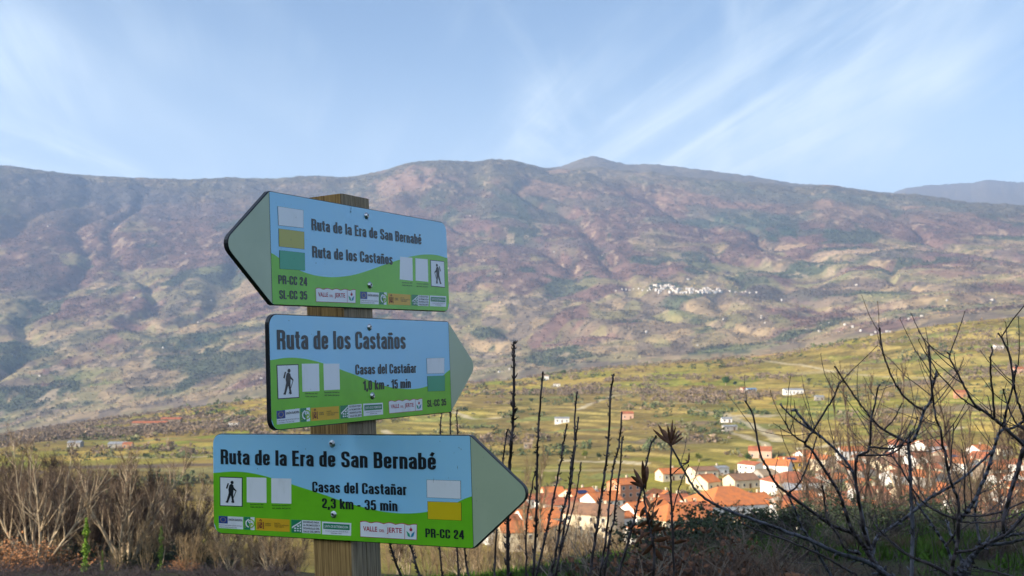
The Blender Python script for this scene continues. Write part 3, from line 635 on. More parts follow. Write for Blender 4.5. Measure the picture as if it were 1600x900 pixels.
def patch(s, q, m, label):
    c = Vector((sum(p[0] for p in q) / 4, sum(p[1] for p in q) / 4)); big = [tuple(c + (Vector(p) - c) * 1.022) for p in q]
    s.poly(big, M_ink, .0006, 'patch_outline'); s.poly(q, m, .0009, 'colour_patch', label=label)
def bolt(s, zx, zy):
    a, b = s.uv(zx, zy); mb = MB(); n = 16
    rings = [(.0068, .0006), (.0068, .0016), (.0050, .0018), (.0049, .0034), (.0040, .0046), (.0025, .0052), (.0023, .0034)]
    vs = [s.P(a + r_ * math.cos(2 * math.pi * k / n), b + r_ * math.sin(2 * math.pi * k / n), h_) for r_, h_ in rings for k in range(n)]
    fs = [(i * n + k, i * n + (k + 1) % n, (i + 1) * n + (k + 1) % n, (i + 1) * n + k) for i in range(len(rings) - 1) for k in range(n)]
    mb.add(vs, fs); o = mb.build('bolt', [M_steel], s.part, smooth=True)
    s.poly([(a + .00235 * math.cos(math.pi * k / 3), b + .00235 * math.sin(math.pi * k / 3)) for k in range(6)], M_ink, .0036, 'bolt_socket', zoom=False)
def qr_blank(s, q, cap_y):
    s.poly(q, M_white, .0006, 'sticker')
def caption(s, l1, l2, x0, x1, y1, y2, hh):
    text(s, l1, (x0, y1), (x1, y1 + (0 if s.a > 0 else 3)), (x0, y1 - hh), off=.01); text(s, l2, (x0, y2), (x1, y2 + (0 if s.a > 0 else 3)), (x0, y2 - hh), off=.01)

s1 = board(1, 'top arrow board pointing left, with three colour patches and both route names')
green(s1, [(376, 455), (400, 478), (430, 503), (465, 530), (500, 553), (550, 578), (600, 598), (650, 613), (700, 622), (780, 628), (880, 618), (940, 604), (1000, 585), (1050, 567), (1100, 548), (1150, 531), (1200, 515), (1250, 500), (1300, 488), (1350, 481), (1400, 480), (1460, 487), (1510, 508)])
sign_text(s1, 'Ruta de la Era de San Bernabé', (640, 325), (1342, 418), (640, 252)); sign_text(s1, 'Ruta de los Castaños', (645, 500), (1158, 548), (645, 426))
sign_text(s1, 'PR-CC 24', (427, 668), (612, 682), (427, 612)); sign_text(s1, 'SL-CC 35', (434, 765), (612, 770), (434, 709))
patch(s1, [(424, 174), (586, 199), (587, 311), (428, 294)], M_white, 'white colour patch'); patch(s1, [(430, 316), (591, 337), (593, 446), (432, 429)], M_yelfade, 'faded yellow colour patch'); patch(s1, [(434, 455), (595, 472), (597, 583), (437, 572)], M_teal, 'teal colour patch')
qr_blank(s1, [(1205, 495), (1284, 502), (1287, 650), (1203, 640)], 0); qr_blank(s1, [(1303, 505), (1382, 512), (1386, 656), (1305, 648)], 0)
caption(s1, 'Senderos del', 'Valle del Jerte', 1218, 1282, 664, 681, 8); caption(s1, 'Recursos turísticos', 'del Valle del Jerte', 1311, 1384, 671, 688, 8)
hiker(s1, [(1398, 515), (1488, 524), (1493, 694), (1403, 685)], True)
logos(s1, [(950, 718), (1070, 726), (1069, 800), (951, 795)], [(1073, 721), (1120, 724), (1118, 802), (1072, 799)], [(1128, 729), (1272, 738), (1272, 806), (1128, 801)],
      [(1280, 738), (1390, 744), (1388, 812), (1280, 806)], [(1396, 743), (1500, 748), (1500, 816), (1396, 811)], [(667, 688), (919, 700), (919, 790), (669, 781)])
bolt(s1, 990, 234); bolt(s1, 1011, 677)
s2 = board(2, 'middle arrow board pointing right, the shortest route, with white and teal patches')
green(s2, [(85, 372), (115, 361), (150, 352), (195, 347), (240, 345), (285, 347), (330, 352), (380, 362), (430, 375), (495, 396), (560, 420), (630, 446), (700, 472), (750, 493), (800, 512), (850, 530), (900, 545), (950, 555), (1000, 560), (1080, 562), (1125, 556), (1170, 545), (1210, 526), (1250, 500), (1290, 464), (1328, 420)])
sign_text(s2, 'Ruta de los Castaños', (143, 290), (1025, 287), (143, 155)); sign_text(s2, 'Casas del Castañar', (680, 463), (1097, 450), (680, 393)); sign_text(s2, '1,0 km - 15 min', (733, 570), (1060, 553), (733, 504)); sign_text(s2, 'SL-CC 35', (1173, 685), (1303, 673), (1173, 637))
patch(s2, [(1169, 351), (1288, 348), (1289, 452), (1172, 455)], M_white, 'white colour patch'); patch(s2, [(1173, 474), (1292, 470), (1293, 573), (1177, 577)], M_teal, 'teal colour patch')
qr_blank(s2, [(312, 388), (430, 387), (434, 575), (317, 580)], 0); qr_blank(s2, [(460, 387), (570, 387), (574, 564), (465, 570)], 0)
caption(s2, 'Senderos del', 'Valle del Jerte', 335, 418, 596, 617, 10); caption(s2, 'Recursos turísticos', 'del Valle del Jerte', 467, 570, 588, 608, 10)
hiker(s2, [(138, 395), (290, 390), (296, 622), (146, 632)], False)
logos(s2, [(138, 711), (297, 694), (298, 787), (141, 805)], [(302, 694), (368, 688), (369, 781), (304, 788)], [(373, 691), (567, 678), (569, 766), (377, 781)], [(575, 676), (723, 663), (725, 751), (578, 765)], [(733, 662), (868, 655), (870, 735), (736, 747)], [(908, 636), (1137, 620), (1138, 706), (912, 727)])
bolt(s2, 775, 137); bolt(s2, 795, 607)
s3 = board(3, 'bottom arrow board pointing right, the nearest and brightest, with white and yellow patches')
green(s3, [(36, 246), (60, 241), (100, 237), (140, 236), (180, 237), (220, 242), (260, 250), (305, 262), (350, 275), (400, 291), (450, 308), (505, 325), (560, 342), (605, 359), (650, 375), (700, 391), (750, 405), (800, 418), (850, 428), (900, 435), (950, 438), (1000, 438), (1040, 435), (1080, 429), (1120, 420), (1160, 408), (1200, 392), (1240, 372), (1284, 347)])
sign_text(s3, 'Ruta de la Era de San Bernabé', (78, 200), (1113, 227), (78, 129)); sign_text(s3, 'Casas del Castañar', (518, 335), (972, 350), (518, 284)); sign_text(s3, '2,3 km - 35 min', (565, 412), (928, 427), (565, 364)); sign_text(s3, 'PR-CC 24', (1062, 552), (1248, 562), (1062, 509))
patch(s3, [(1069, 276), (1230, 281), (1231, 367), (1070, 360)], M_white, 'white colour patch'); patch(s3, [(1073, 380), (1233, 385), (1234, 471), (1074, 464)], M_yellow, 'yellow colour patch')
qr_blank(s3, [(202, 263), (297, 266), (298, 387), (203, 384)], 0); qr_blank(s3, [(320, 268), (417, 270), (417, 391), (321, 388)], 0)
caption(s3, 'Senderos del', 'Valle del Jerte', 219, 283, 397, 410, 7); caption(s3, 'Recursos turísticos', 'del Valle del Jerte', 325, 414, 402, 415, 7)
hiker(s3, [(72, 260), (183, 264), (183, 406), (73, 402)], False)
logos(s3, [(68, 449), (185, 455), (185, 514), (69, 507)], [(190, 453), (240, 456), (240, 517), (190, 514)], [(246, 459), (409, 467), (409, 526), (247, 518)], [(417, 467), (558, 474), (558, 535), (418, 529)], [(564, 476), (705, 484), (704, 545), (565, 538)], [(749, 468), (1020, 484), (1019, 563), (750, 548)])
bolt(s3, 613, 102); bolt(s3, 621, 442)

def scuffs(s, marks):
    """small dirt specks and scratches that the boards carry"""
    rings = []
    for x, y, dx, dy, w_ in marks:
        l = math.hypot(dx, dy); nx, ny = -dy / l * w_, dx / l * w_; rings.append([(x - nx, y - ny), (x + dx * .5 - nx * 1.3, y + dy * .4), (x + dx, y + dy), (x + dx * .5 + nx, y + dy * .6)])
    s.poly(rings, M_dirt, .00125, 'scratches')['kind'] = 'stuff'
M_dirt = mat('dirt_specks', (.10, .13, .15), .8, .2)
rs = random.Random(4)
def rmarks(x0, x1, y0, y1, n): return [(rs.uniform(x0, x1), rs.uniform(y0, y1), rs.gauss(0, 2.2) + .4, rs.gauss(0, 5) + .4, rs.uniform(.3, .9)) for _ in range(n)]
scuffs(s1, [(890, 172, 2, 30, 1), (886, 200, 5, 16, 2.2), (664, 530, 4, 12, 1.5), (722, 540, 3, 5, 1.2), (545, 240, -12, 8, .8), (505, 380, 3, 14, 1), (525, 500, 2, 12, 1)] + rmarks(400, 1450, 120, 760, 26))
scuffs(s2, [(220, 88, 3, 8, 2), (375, 183, 4, 5, 2), (370, 560, 3, 6, 1)] + rmarks(120, 1280, 80, 760, 24))
scuffs(s3, [(1218, 118, 12, 8, 1), (1232, 124, 3, 9, 1.2), (1215, 205, 3, 22, .8), (1130, 88, 4, 6, 1), (1102, 262, -2, 30, 1), (252, 218, 6, 8, 1.2), (484, 126, 2, 4, 2)] + rmarks(80, 1260, 70, 560, 30) + rmarks(1300, 1500, 150, 500, 12))
# the post: square, near corner towards the camera, planed edges, a drying crack
def wood(name, c1, c2):
    m = bpy.data.materials.new(name); m.use_nodes = True; nt = m.node_tree; b = nt.nodes['Principled BSDF']; b.inputs['Roughness'].default_value = .8; b.inputs['Specular IOR Level'].default_value = .25
    uv = N(nt, 'ShaderNodeUVMap'); mp = N(nt, 'ShaderNodeMapping'); mp.inputs['Scale'].default_value = (220, 7, 1); nt.links.new(uv.outputs[0], mp.inputs[0])
    n = N(nt, 'ShaderNodeTexNoise', i_Scale=1.0, i_Detail=5.0, i_Roughness=.65, i_Distortion=.25); nt.links.new(mp.outputs[0], n.inputs['Vector'])
    mp2 = N(nt, 'ShaderNodeMapping'); mp2.inputs['Scale'].default_value = (700, 10, 1); nt.links.new(uv.outputs[0], mp2.inputs[0])
    n2 = N(nt, 'ShaderNodeTexNoise', i_Scale=1.0, i_Detail=3.0); nt.links.new(mp2.outputs[0], n2.inputs['Vector'])
    mx = N(nt, 'ShaderNodeMix', data_type='RGBA'); mx.inputs[6].default_value = (*c1, 1); mx.inputs[7].default_value = (*c2, 1); nt.links.new(ramp(nt, n.outputs[0], .3, .72), mx.inputs[0])
    mx2 = N(nt, 'ShaderNodeMix', data_type='RGBA', blend_type='MULTIPLY'); nt.links.new(mx.outputs[2], mx2.inputs[6]); mx2.inputs[7].default_value = (.5, .45, .4, 1); nt.links.new(ramp(nt, n2.outputs[0], .48, .7), mx2.inputs[0])
    nt.links.new(mx2.outputs[2], b.inputs['Base Color'])
    bp = N(nt, 'ShaderNodeBump', i_Strength=.5, i_Distance=.002); nt.links.new(n.outputs[0], bp.inputs['Height']); nt.links.new(bp.outputs[0], b.inputs['Normal'])
    return m
M_wbrown = wood('brown_weathered_pine', (.19, .11, .042), (.50, .31, .12)); M_wgrey = wood('grey_weathered_pine', (.17, .13, .088), (.40, .32, .22))
PS, cb = .094, .0035
top_y = -.345; bot_y = 2.1
ring2 = [(-PS + cb, 0), (-cb, 0), (0, cb), (0, .043), (-.003, .0445), (0, .046), (0, PS - cb), (-cb, PS), (-PS + cb, PS), (-PS, PS - cb), (-PS, cb)]
pv = []; NS = 40
for i in range(NS + 1):
    y = top_y + (bot_y - top_y) * i / NS; wob = .0008 * math.sin(i * 1.7)
    for a, b in ring2: pv.append(cw(corner + Rx * (a + wob * (a < -.01)) + Rz * (b + wob * (b > .02)) + Ry_ * y))
n = len(ring2); fs = []; mi = []
for i in range(NS):
    for k in range(n): fs.append((i * n + k, (i + 1) * n + k, (i + 1) * n + (k + 1) % n, i * n + (k + 1) % n)); mi.append(0 if k in (0, 8, 9, 10) else 1)
fs.append(tuple(range(n))); mi.append(1); fs.append(tuple(NS * n + k for k in range(n))[::-1]); mi.append(1)
me = bpy.data.meshes.new('post'); me.from_pydata(pv, [], fs); me.materials.append(M_wbrown); me.materials.append(M_wgrey); me.polygons.foreach_set('material_index', mi)
uvl = me.uv_layers.new(name='UVMap'); per = np.cumsum([0] + [math.dist(ring2[k], ring2[(k + 1) % n]) for k in range(n)])
for p in me.polygons:
    for li, vi in zip(p.loop_indices, p.vertices):
        k = vi % n; u_ = per[k]
        if p.index < NS * n and (p.index % n) == n - 1 and k == 0: u_ = per[n]
        uvl.data[li].uv = (u_, (vi // n) * (bot_y - top_y) / NS) if p.index < NS * n else (ring2[k][0], ring2[k][1] * 10)
import bmesh
bm = bmesh.new(); bm.from_mesh(me); bmesh.ops.recalc_face_normals(bm, faces=bm.faces); bm.to_mesh(me); bm.free()
po = link('post', me, root); po['label'] = 'square weathered pine post, brown on one side and grey on the other'

# ------------------------------------------------------------------ ground cover that nobody could count
def clumps(name, P, rad, cols, m, tri=20, size=.45, flat=.8, label='', seed=1):
    rg = np.random.default_rng(seed); n = len(P)
    d = rg.normal(size=(n, tri, 3)); d /= np.linalg.norm(d, axis=2, keepdims=True); d[..., 2] = np.abs(d[..., 2]) * flat * 1.25 - .15
    c = P[:, None, :] + d * rad[:, None, None] * rg.uniform(.6, 1.05, (n, tri, 1)); c[..., 2] += rad[:, None] * .15
    e = rg.normal(size=(n, tri, 3, 3)) * (rad[:, None, None, None] * size)
    V = (c[:, :, None, :] + e).reshape(-1, 3); F = np.arange(len(V)).reshape(-1, 3)
    cc = np.repeat(cols, tri * 3, 0) * rg.uniform(.7, 1.3, (n * tri, 1)).repeat(3, 0)
    me = big_mesh(name, V, F, cc, smooth=False); me.materials.append(m)
    return tag(link(name, me), label, kind='stuff')
def cover_simple(name):
    m = bpy.data.materials.new(name); m.use_nodes = True; nt = m.node_tree; b = nt.nodes['Principled BSDF']; b.inputs['Roughness'].default_value = .9; b.inputs['Specular IOR Level'].default_value = .1
    at = N(nt, 'ShaderNodeAttribute', attribute_name='cover'); nt.links.new(at.outputs['Color'], b.inputs['Base Color']); return m
M_clump = cover_simple('foliage')
rg = np.random.default_rng(5)
j0 = int(np.searchsorted(th_out, R(-28))); j1 = int(np.searchsorted(th_out, R(28)))
def pick(r0, r1, n):
    i0, i1 = np.searchsorted(rl, r0), np.searchsorted(rl, r1); i = rg.integers(i0, i1, n); j = rg.integers(j0, j1, n)
    r_ = rl[i] + rg.uniform(0, 1, n) * (rl[np.minimum(i + 1, len(rl) - 1)] - rl[i]); t_ = th_out[j] + rg.uniform(-.5, .5, n) * R(.07)
    x, y = r_ * np.sin(t_), r_ * np.cos(t_); return x, y, r_, t_, COL[i, j]
x, y, r_, t_, c_ = pick(330, 1540, 30000)
dn = fbm(x / 60., y / 45., 4, 501) + .25 * (fbm(x / 13., y / 13., 2, 503) - .5); pxs = 800 + FPX * np.tan(t_)
lit = c_[:, 1] / c_[:, 0]
vill = (r_ < 700) & (pxs > 800)
gs = np.abs(height(x * 1.004, y * 1.004) - height(x, y)) / (.004 * r_)
k = ((dn > .545 + .06 * vill) & (rg.uniform(0, 1, len(x)) < .5)) | ((gs > .16) & (dn > .42) & (rg.uniform(0, 1, len(x)) < .5) & ~vill)
x, y, r_, t_, c_, dn = [a[k] for a in (x, y, r_, t_, c_, dn)]; z = height(x, y); ty = fbm(x / 80., y / 80., 3, 507) + rg.uniform(-.12, .12, len(x))
g1 = np.array((.095, .115, .05)); g2 = np.array((.16, .155, .075)); g3 = np.array((.21, .155, .105))
cc = np.where((ty < .43)[:, None], g1, np.where((ty < .54)[:, None], g2, g3)) * rg.uniform(.75, 1.25, (len(x), 1))
rad = (.6 + 1.9 * rg.uniform(0, 1, len(x)) ** 2.2) * (1 + .5 * (dn > .6)) * (.8 + r_ / 2400)
clumps('scrub', np.c_[x, y, z], rad, cc, M_clump, 24, .28, label='bushes, olives and winter scrub scattered over the terraced slope above the village', seed=2)
# bare woodland on the crest, left
x, y, r_, t_, c_ = pick(900, 1530, 16000); pxs = 800 + FPX * np.tan(t_)
k = (fbm(x / 90., y / 60., 3, 511) > .42 + .16 * (pxs > 300) + .03 * (pxs > 900)); x, y, r_ = x[k], y[k], r_[k]; z = height(x, y)
clumps('bare_woodland', np.c_[x, y, z + 1.2], rg.uniform(1.6, 3.2, len(x)), np.array((.20, .15, .11)) * rg.uniform(.7, 1.25, (len(x), 1)), M_clump, 14, .27, label='brown leafless woodland along the crest of the near slope', seed=3)
# far forests
x, y, r_, t_, c_ = pick(2950, 6700, 120000); s_ = c_.sum(1); k = (s_ < .30) | (rg.uniform(0, 1, len(x)) < .30)
x, y, r_, c_ = x[k], y[k], r_[k], c_[k]; z = height(x, y)
dk = rg.uniform(.6, 1.5, (len(x), 1)); cc = c_ * dk
pn = (c_[:, 1] > c_[:, 0] * 1.05); rad = rg.uniform(2.5, 5.5, len(x)) * (1 + .15 * pn)
clumps('far_forest', np.c_[x, y, z], rad, cc, M_clump, 7, .42, label='brown and dark green woods covering the far mountainside', seed=4)

# ------------------------------------------------------------------ bare trees
def V3(*a): return Vector(a)
rr = random.Random(3)
def bend(p, d, length, n, wob, up):
    pts = [p.copy()]; dd = d.normalized()
    for _ in range(n):
        dd = (dd + V3(rr.gauss(0, wob), rr.gauss(0, wob), rr.gauss(0, wob) + up)).normalized(); p = p + dd * (length / n); pts.append(p.copy())
    return pts, dd
def side_dir(d, ang):
    a = d.orthogonal().normalized(); b = d.cross(a); f = rr.uniform(0, 2 * math.pi); return (d * math.cos(ang) + (a * math.cos(f) + b * math.sin(f)) * math.sin(ang)).normalized()
def make_tree(h, stems, spread, n1, n2, n3, rad, twig=.012, up=.10, a1=.65, narrow=1.0):
    T, B, W_ = MB(), MB(), MB()
    for s_ in range(stems):
        f = 2 * math.pi * (s_ + rr.random() * .7) / stems; tilt = spread * rr.uniform(.35, 1.1) if stems > 1 else .03
        d = V3(math.cos(f) * math.sin(tilt), math.sin(f) * math.sin(tilt), math.cos(tilt)); hh = h * rr.uniform(.75, 1.)
        pts, _ = bend(V3(math.cos(f) * .12, math.sin(f) * .12, -.3), d, hh, 9, .07, .06 if stems > 1 else .02); r0 = rad * rr.uniform(.7, 1.1)
        T.tube(pts, [r0 * (1 - .88 * i / 9) for i in range(10)], 6, False)
        for i in range(n1):
            t = rr.uniform(.22, .97); k = int(t * 9); p = pts[k].lerp(pts[k + 1], t * 9 - k); dm = (pts[k + 1] - pts[k]).normalized()
            bl = hh * rr.uniform(.2, .38) * (1.15 - t * .75) * narrow; bp, _ = bend(p, side_dir(dm, a1 * rr.uniform(.6, 1.2)), bl, 5, .12, up)
            rb = r0 * (1 - .85 * t) * .5 + .01; B.tube(bp, [rb * (1 - .75 * q / 5) + .004 for q in range(6)], 4, False)
            for j in range(n2):
                u = rr.uniform(.15, 1); kk = min(int(u * 5), 4); q = bp[kk].lerp(bp[kk + 1], u * 5 - kk); dq = (bp[kk + 1] - bp[kk]).normalized()
                tl = bl * rr.uniform(.3, .6); tp, _ = bend(q, side_dir(dq, rr.uniform(.35, .8)), tl, 3, .14, up); W_.tube(tp, [twig * 1.3, twig, twig * .8, twig * .5], 3, False)
                for l in range(n3):
                    u2 = rr.uniform(.1, 1); k3 = min(int(u2 * 3), 2); q2 = tp[k3].lerp(tp[k3 + 1], u2 * 3 - k3); d3 = side_dir((tp[k3 + 1] - tp[k3]).normalized(), rr.uniform(.3, .8))
                    t3, _ = bend(q2, d3, tl * rr.uniform(.35, .7), 2, .12, up); W_.tube(t3, [twig * .7, twig * .55, twig * .35], 3, False)
    return T, B, W_
M_bark = mat('pale_grey_bark', (.50, .40, .27), .85, .2, noise=(6, (.30, .23, .15), .4, .65, (1, 1, .3)))
M_twig = mat('brown_twigs', (.125, .088, .060), .85, .2)
M_twig2 = mat('dark_brown_twigs', (.070, .048, .036), .85, .2)
M_twig3 = mat('straw_brown_twigs', (.25, .18, .10), .85, .2)
KINDS = {}
def kind(key, tm, bm_, wm, *a, **k):
    T, B, W_ = make_tree(*a, **k); KINDS[key] = (T.mesh('trunk', tm, True), B.mesh('branches', bm_, True), W_.mesh('twigs', wm), a[0])
kind('coppice1', M_bark, M_bark, M_twig, 8, 9, .85, 14, 8, 4, .11, .010, up=.16)
kind('coppice2', M_bark, M_bark, M_twig, 8, 6, .55, 14, 8, 4, .10, .010, up=.14)
kind('coppice3', M_bark, M_twig, M_twig2, 8, 6, .42, 16, 9, 4, .09, .012)
kind('thicket', M_twig2, M_twig2, M_twig2, 8, 6, .6, 18, 9, 5, .07, .009, up=.13)
kind('tall1', M_bark, M_twig3, M_twig3, 10, 1, .1, 34, 7, 3, .11, .010, a1=.5, narrow=.75)
kind('tall2', M_bark, M_twig, M_twig, 10, 2, .16, 26, 7, 3, .10, .011, a1=.5, narrow=.7)
kind('poplar', M_twig2, M_twig2, M_twig2, 12, 3, .09, 17, 5, 3, .10, .008, a1=.32, narrow=.55, up=.22)
kind('wide', M_twig2, M_twig2, M_twig, 9, 3, .5, 15, 6, 3, .09, .008)
kind('sprout', M_twig3, M_twig3, M_twig3, 5, 12, .42, 6, 5, 2, .030, .008, up=.12)
def tree(px, r_, top, key, label, group, name='bare_tree', rz=None, ivy=None, crown=True):
    a = math.atan((px - 800) / FPX * math.cos(PITCH)); x, y = r_ * math.sin(a), r_ * math.cos(a); z = gz(x, y)
    e = float(y2e(px, np.array([float(top)]))[0]); H = e * r_ - z; t, b, w, h0 = KINDS[key]; sc = max(H, 1) / h0 * 1.12
    o = empty(name, (x, y, z), rr.uniform(0, 6.28) if rz is None else rz, label=label, cat='tree', group=group); o.scale = (sc * .95,) * 2 + (sc,)
    for nm, me in (('trunk', t), ('branches', b), ('twigs', w)):
        c = link(nm, me, o)
        if nm != 'trunk': c['kind'] = 'stuff'
    if ivy:
        mb = MB(); s_ = ivy
        for _ in range(int(900 * s_)):
            hz = rr.uniform(0, .62) * h0 * min(1, s_ + .2); f = rr.uniform(0, 6.28); ra = rr.uniform(.05, .42) * (1.2 - hz / h0) * (1 + .5 * math.sin(hz * 3)); c = V3(ra * math.cos(f), ra * math.sin(f), hz)
            u = V3(rr.gauss(0, 1), rr.gauss(0, 1), rr.gauss(0, 1)).normalized() * .13; v = u.orthogonal().normalized() * .08
            mb.add([c - u, c + v, c + u, c - v], [(0, 1, 2, 3)])
        mb.build('ivy', M_ivy, o)['kind'] = 'stuff'
    return o
M_ivy = mat('ivy_leaves', (.17, .30, .02), .5, .4, noise=(3, (.08, .15, .012), .4, .6, (1, 1, 1)))
GL = 'leafless trees below the signpost on the left'
for a in [(-40, 66, 700, 'coppice2', 'leafless grey tree half cut off by the left edge of the photo'),
          (18, 72, 722, 'coppice1', 'pale many-stemmed leafless tree nearest the left edge, rusty leaves at its foot'),
          (68, 62, 690, 'coppice2', 'widest of the pale vase-shaped leafless trees at lower left, stems bare and sunlit'),
          (112, 84, 735, 'coppice3', 'brownish leafless tree standing behind the widest pale one'),
          (205, 70, 700, 'coppice1', 'pale stemmed leafless tree to the right of the ivy-clad one'),
          (178, 96, 745, 'coppice3', 'dark twiggy leafless tree behind the ivy-clad trunk'),
          (250, 84, 765, 'coppice3', 'dark brown leafless tree halfway between ivy-clad trunk and bottom board'),
          (292, 74, 752, 'coppice2', 'thin leafless tree just left of the bottom arrow board'),
          (235, 62, 800, 'sprout', 'low sheaf of straw-coloured shoots in front of the dark brown trees'),
          (318, 60, 838, 'sprout', 'straw-coloured shoots rising beside the lower left corner of the bottom board'),
          (365, 64, 815, 'coppice2', 'bare pale branches seen just below the flag logo of the bottom board'),
          (425, 70, 812, 'coppice1', 'bare tangle of branches below the middle of the bottom board, left of the post'),
          (470, 62, 830, 'sprout', 'straw-brown shoots touching the left side of the wooden post')]:
    tree(*a, GL)
BK = ['behind the first pale tree from the left edge', 'behind the widest pale tree', 'between the widest pale tree and the ivy-clad trunk', 'straight behind the ivy-clad trunk', 'in the gap right of the ivy-clad trunk', 'in the middle of the dark stand', 'at the right end of the dark stand', 'left of the bottom board, at its height', 'close to the left end of the bottom board', 'under the flag logo', 'under the ochre logo', 'under the stepped house logo, left of the post']
for i, px in enumerate([-10, 42, 92, 134, 168, 196, 222, 252, 312, 352, 402, 450]):
    tree(px, 98 + (i * 37) % 28, [742, 712, 752, 730, 765, 722, 748, 772, 790, 806, 798, 804][i], 'coppice3', 'brown leafless tree in the back row ' + BK[i], GL)
WH = ['just inside the left edge', 'second from the left edge', 'left of the widest pale tree', 'right behind the widest pale tree', 'just left of the tall ivy-clad trunk', 'over the tall ivy-clad trunk', 'right above the short ivy-clad stem', 'left half of the dark stand', 'right half of the dark stand', 'end of the dark stand beside the board', 'against the upper corner of the bottom board', 'filling the gap below the dark stand']
for i, px in enumerate([8, 38, 58, 84, 118, 148, 176, 212, 238, 276, 304, 226]):
    tree(px, 66 + (i * 29) % 22, [728, 716, 742, 720, 738, 726, 748, 736, 752, 762, 782, 800][i], 'coppice3' if i % 3 else 'thicket', 'dark crowned leafless tree ' + WH[i], GL)
for i, px in [(1, 85), (6, 300), (7, 345), (8, 395), (9, 440)]:
    tree(px, 58 + (i * 5) % 7, 842 - (i * 13) % 20, 'sprout', 'low bare shoots ' + ['right of the leftmost rusty bush', 'under the stems of the widest pale tree', 'beside the foot of the ivy-clad trunk', 'right of the ivy-clad trunk', 'under the dark brown trees', 'left of the bottom board corner', 'right below the bottom board corner', 'below the flag logo of the bottom board', 'below the ochre logo of the bottom board', 'left of the wooden post at the bottom edge'][i], GL)
o = tree(142, 57, 772, 'tall1', 'slim trunk wrapped in bright green ivy among the left trees', GL, ivy=1.)
tree(168, 58, 846, 'tall2', 'short stem covered with yellow-green ivy, right of the taller ivy-clad trunk', GL, ivy=1.)
tree(190, 57, 850, 'sprout', 'low pale shoots with thin ivy right of both ivy-clad stems', GL)
tree(258, 62, 792, 'tall2', 'young tree with thin dark ivy on its lower trunk, left of the bottom board', GL, ivy=.8)
GM = 'leafless young trees between the post and the village'
for a in [(625, 60, 800, 'tall2', 'leafless sapling just right of the wooden post below the bottom board'),
          (668, 66, 805, 'sprout', 'straw-coloured shoots below the code on the bottom board'),
          (705, 78, 790, 'tall1', 'pale sapling below the right end of the bottom board'),
          (748, 64, 810, 'sprout', 'fan of pale shoots right of the lower corner of the bottom board'),
          (785, 84, 780, 'tall1', 'pale sapling seen under the tip of the bottom arrow board'),
          (826, 96, 712, 'tall1', 'tall pale sapling close to the right of the bottom arrow tip'),
          (853, 90, 690, 'tall1', 'tallest of the pale saplings in front of the left end of the village'),
          (888, 70, 800, 'sprout', 'pale fan of shoots in front of the cream end house'),
          (925, 84, 780, 'tall2', 'brownish sapling between two leaning dark stems in front of the village'),
          (965, 66, 812, 'sprout', 'low pale shoots left of the leafy dark bush'),
          (1010, 88, 772, 'tall1', 'thin pale sapling before the orange roofs near the brown-leaved stem')]:
    tree(*a, GM)
for i, px in enumerate([612, 640, 690, 730, 765, 800, 838, 870, 905, 945, 985, 1030, 1075]):
    tree(px, 60 + (i * 11) % 23, 838 - (i * 17) % 26, ['sprout', 'coppice2', 'sprout', 'coppice1'][i % 4], 'bare thicket ' + ['touching the right side of the post', 'just right of the post below the board', 'left of the two slanting stems', 'under the yellow patch of the bottom board', 'below the lower edge of the arrow head', 'right below the arrow tip', 'behind the second tall dark stem', 'left of the crossing stems', 'in front of the cream end house', 'under the solar panel roof', 'behind the withered leaves', 'left of the upright leafy stem foot', 'right of the upright leafy stem foot'][i], GM)
GR = 'leafless trees in front of the village on the right'
for a in [(1268, 92, 668, 'tall2', 'small leafless tree left of the dark poplars in front of the village'),
          (1312, 70, 628, 'wide', 'round-headed dark leafless tree before the white houses, left of the poplars'),
          (1352, 78, 596, 'poplar', 'left one of the slender dark poplars before the village'),
          (1393, 74, 578, 'poplar', 'tallest slender dark poplar before the village'),
          (1425, 86, 640, 'tall2', 'small leafless tree at the right foot of the tallest poplar'),
          (1470, 80, 660, 'wide', 'low wide leafless tree between the poplars and the big brown one'),
          (1528, 66, 588, 'wide', 'big spreading brown leafless tree in front of the right part of the village'),
          (1588, 74, 610, 'wide', 'brown leafless tree cut by the right edge of the photo'),
          (1640, 66, 600, 'coppice3', 'leafless tree just beyond the right edge, its twigs reaching into view'),
          (1500, 96, 640, 'poplar', 'slim poplar behind the big spreading brown tree'),
          (1215, 100, 735, 'tall1', 'thin pale sapling before the tall white house'),
          (1150, 84, 790, 'sprout', 'low bare shoots below the large orange roof')]:
    tree(*a, GR)
for i, (px, top, k_) in enumerate([(1285, 715, 'wide'), (1340, 715, 'wide'), (1378, 735, 'wide'), (1440, 720, 'wide'), (1490, 730, 'wide'), (1512, 700, 'wide'), (1555, 690, 'wide'), (1610, 660, 'wide'), (1250, 775, 'coppice3'), (1320, 770, 'wide'), (1405, 770, 'coppice3'), (1465, 765, 'wide'), (1540, 760, 'coppice3'), (1585, 750, 'wide'), (1190, 790, 'coppice3'), (1100, 812, 'sprout')]):
    tree(px, 52 + (i * 13) % 31, top, k_, 'twiggy brown tree screening the village, ' + ['left of the twin poplars', 'at the foot of the left poplar', 'between the two poplars', 'right of the tallest poplar', 'left of the big spreading tree', 'under the left half of the big spreading tree', 'under the right half of the big spreading tree', 'at the right edge', 'lowest at the left end', 'low under the left poplar', 'low under the tallest poplar', 'low in the middle', 'low under the big spreading tree', 'low near the right edge', 'before the hipped rust roof', 'under the orange roofs'][i], GR)
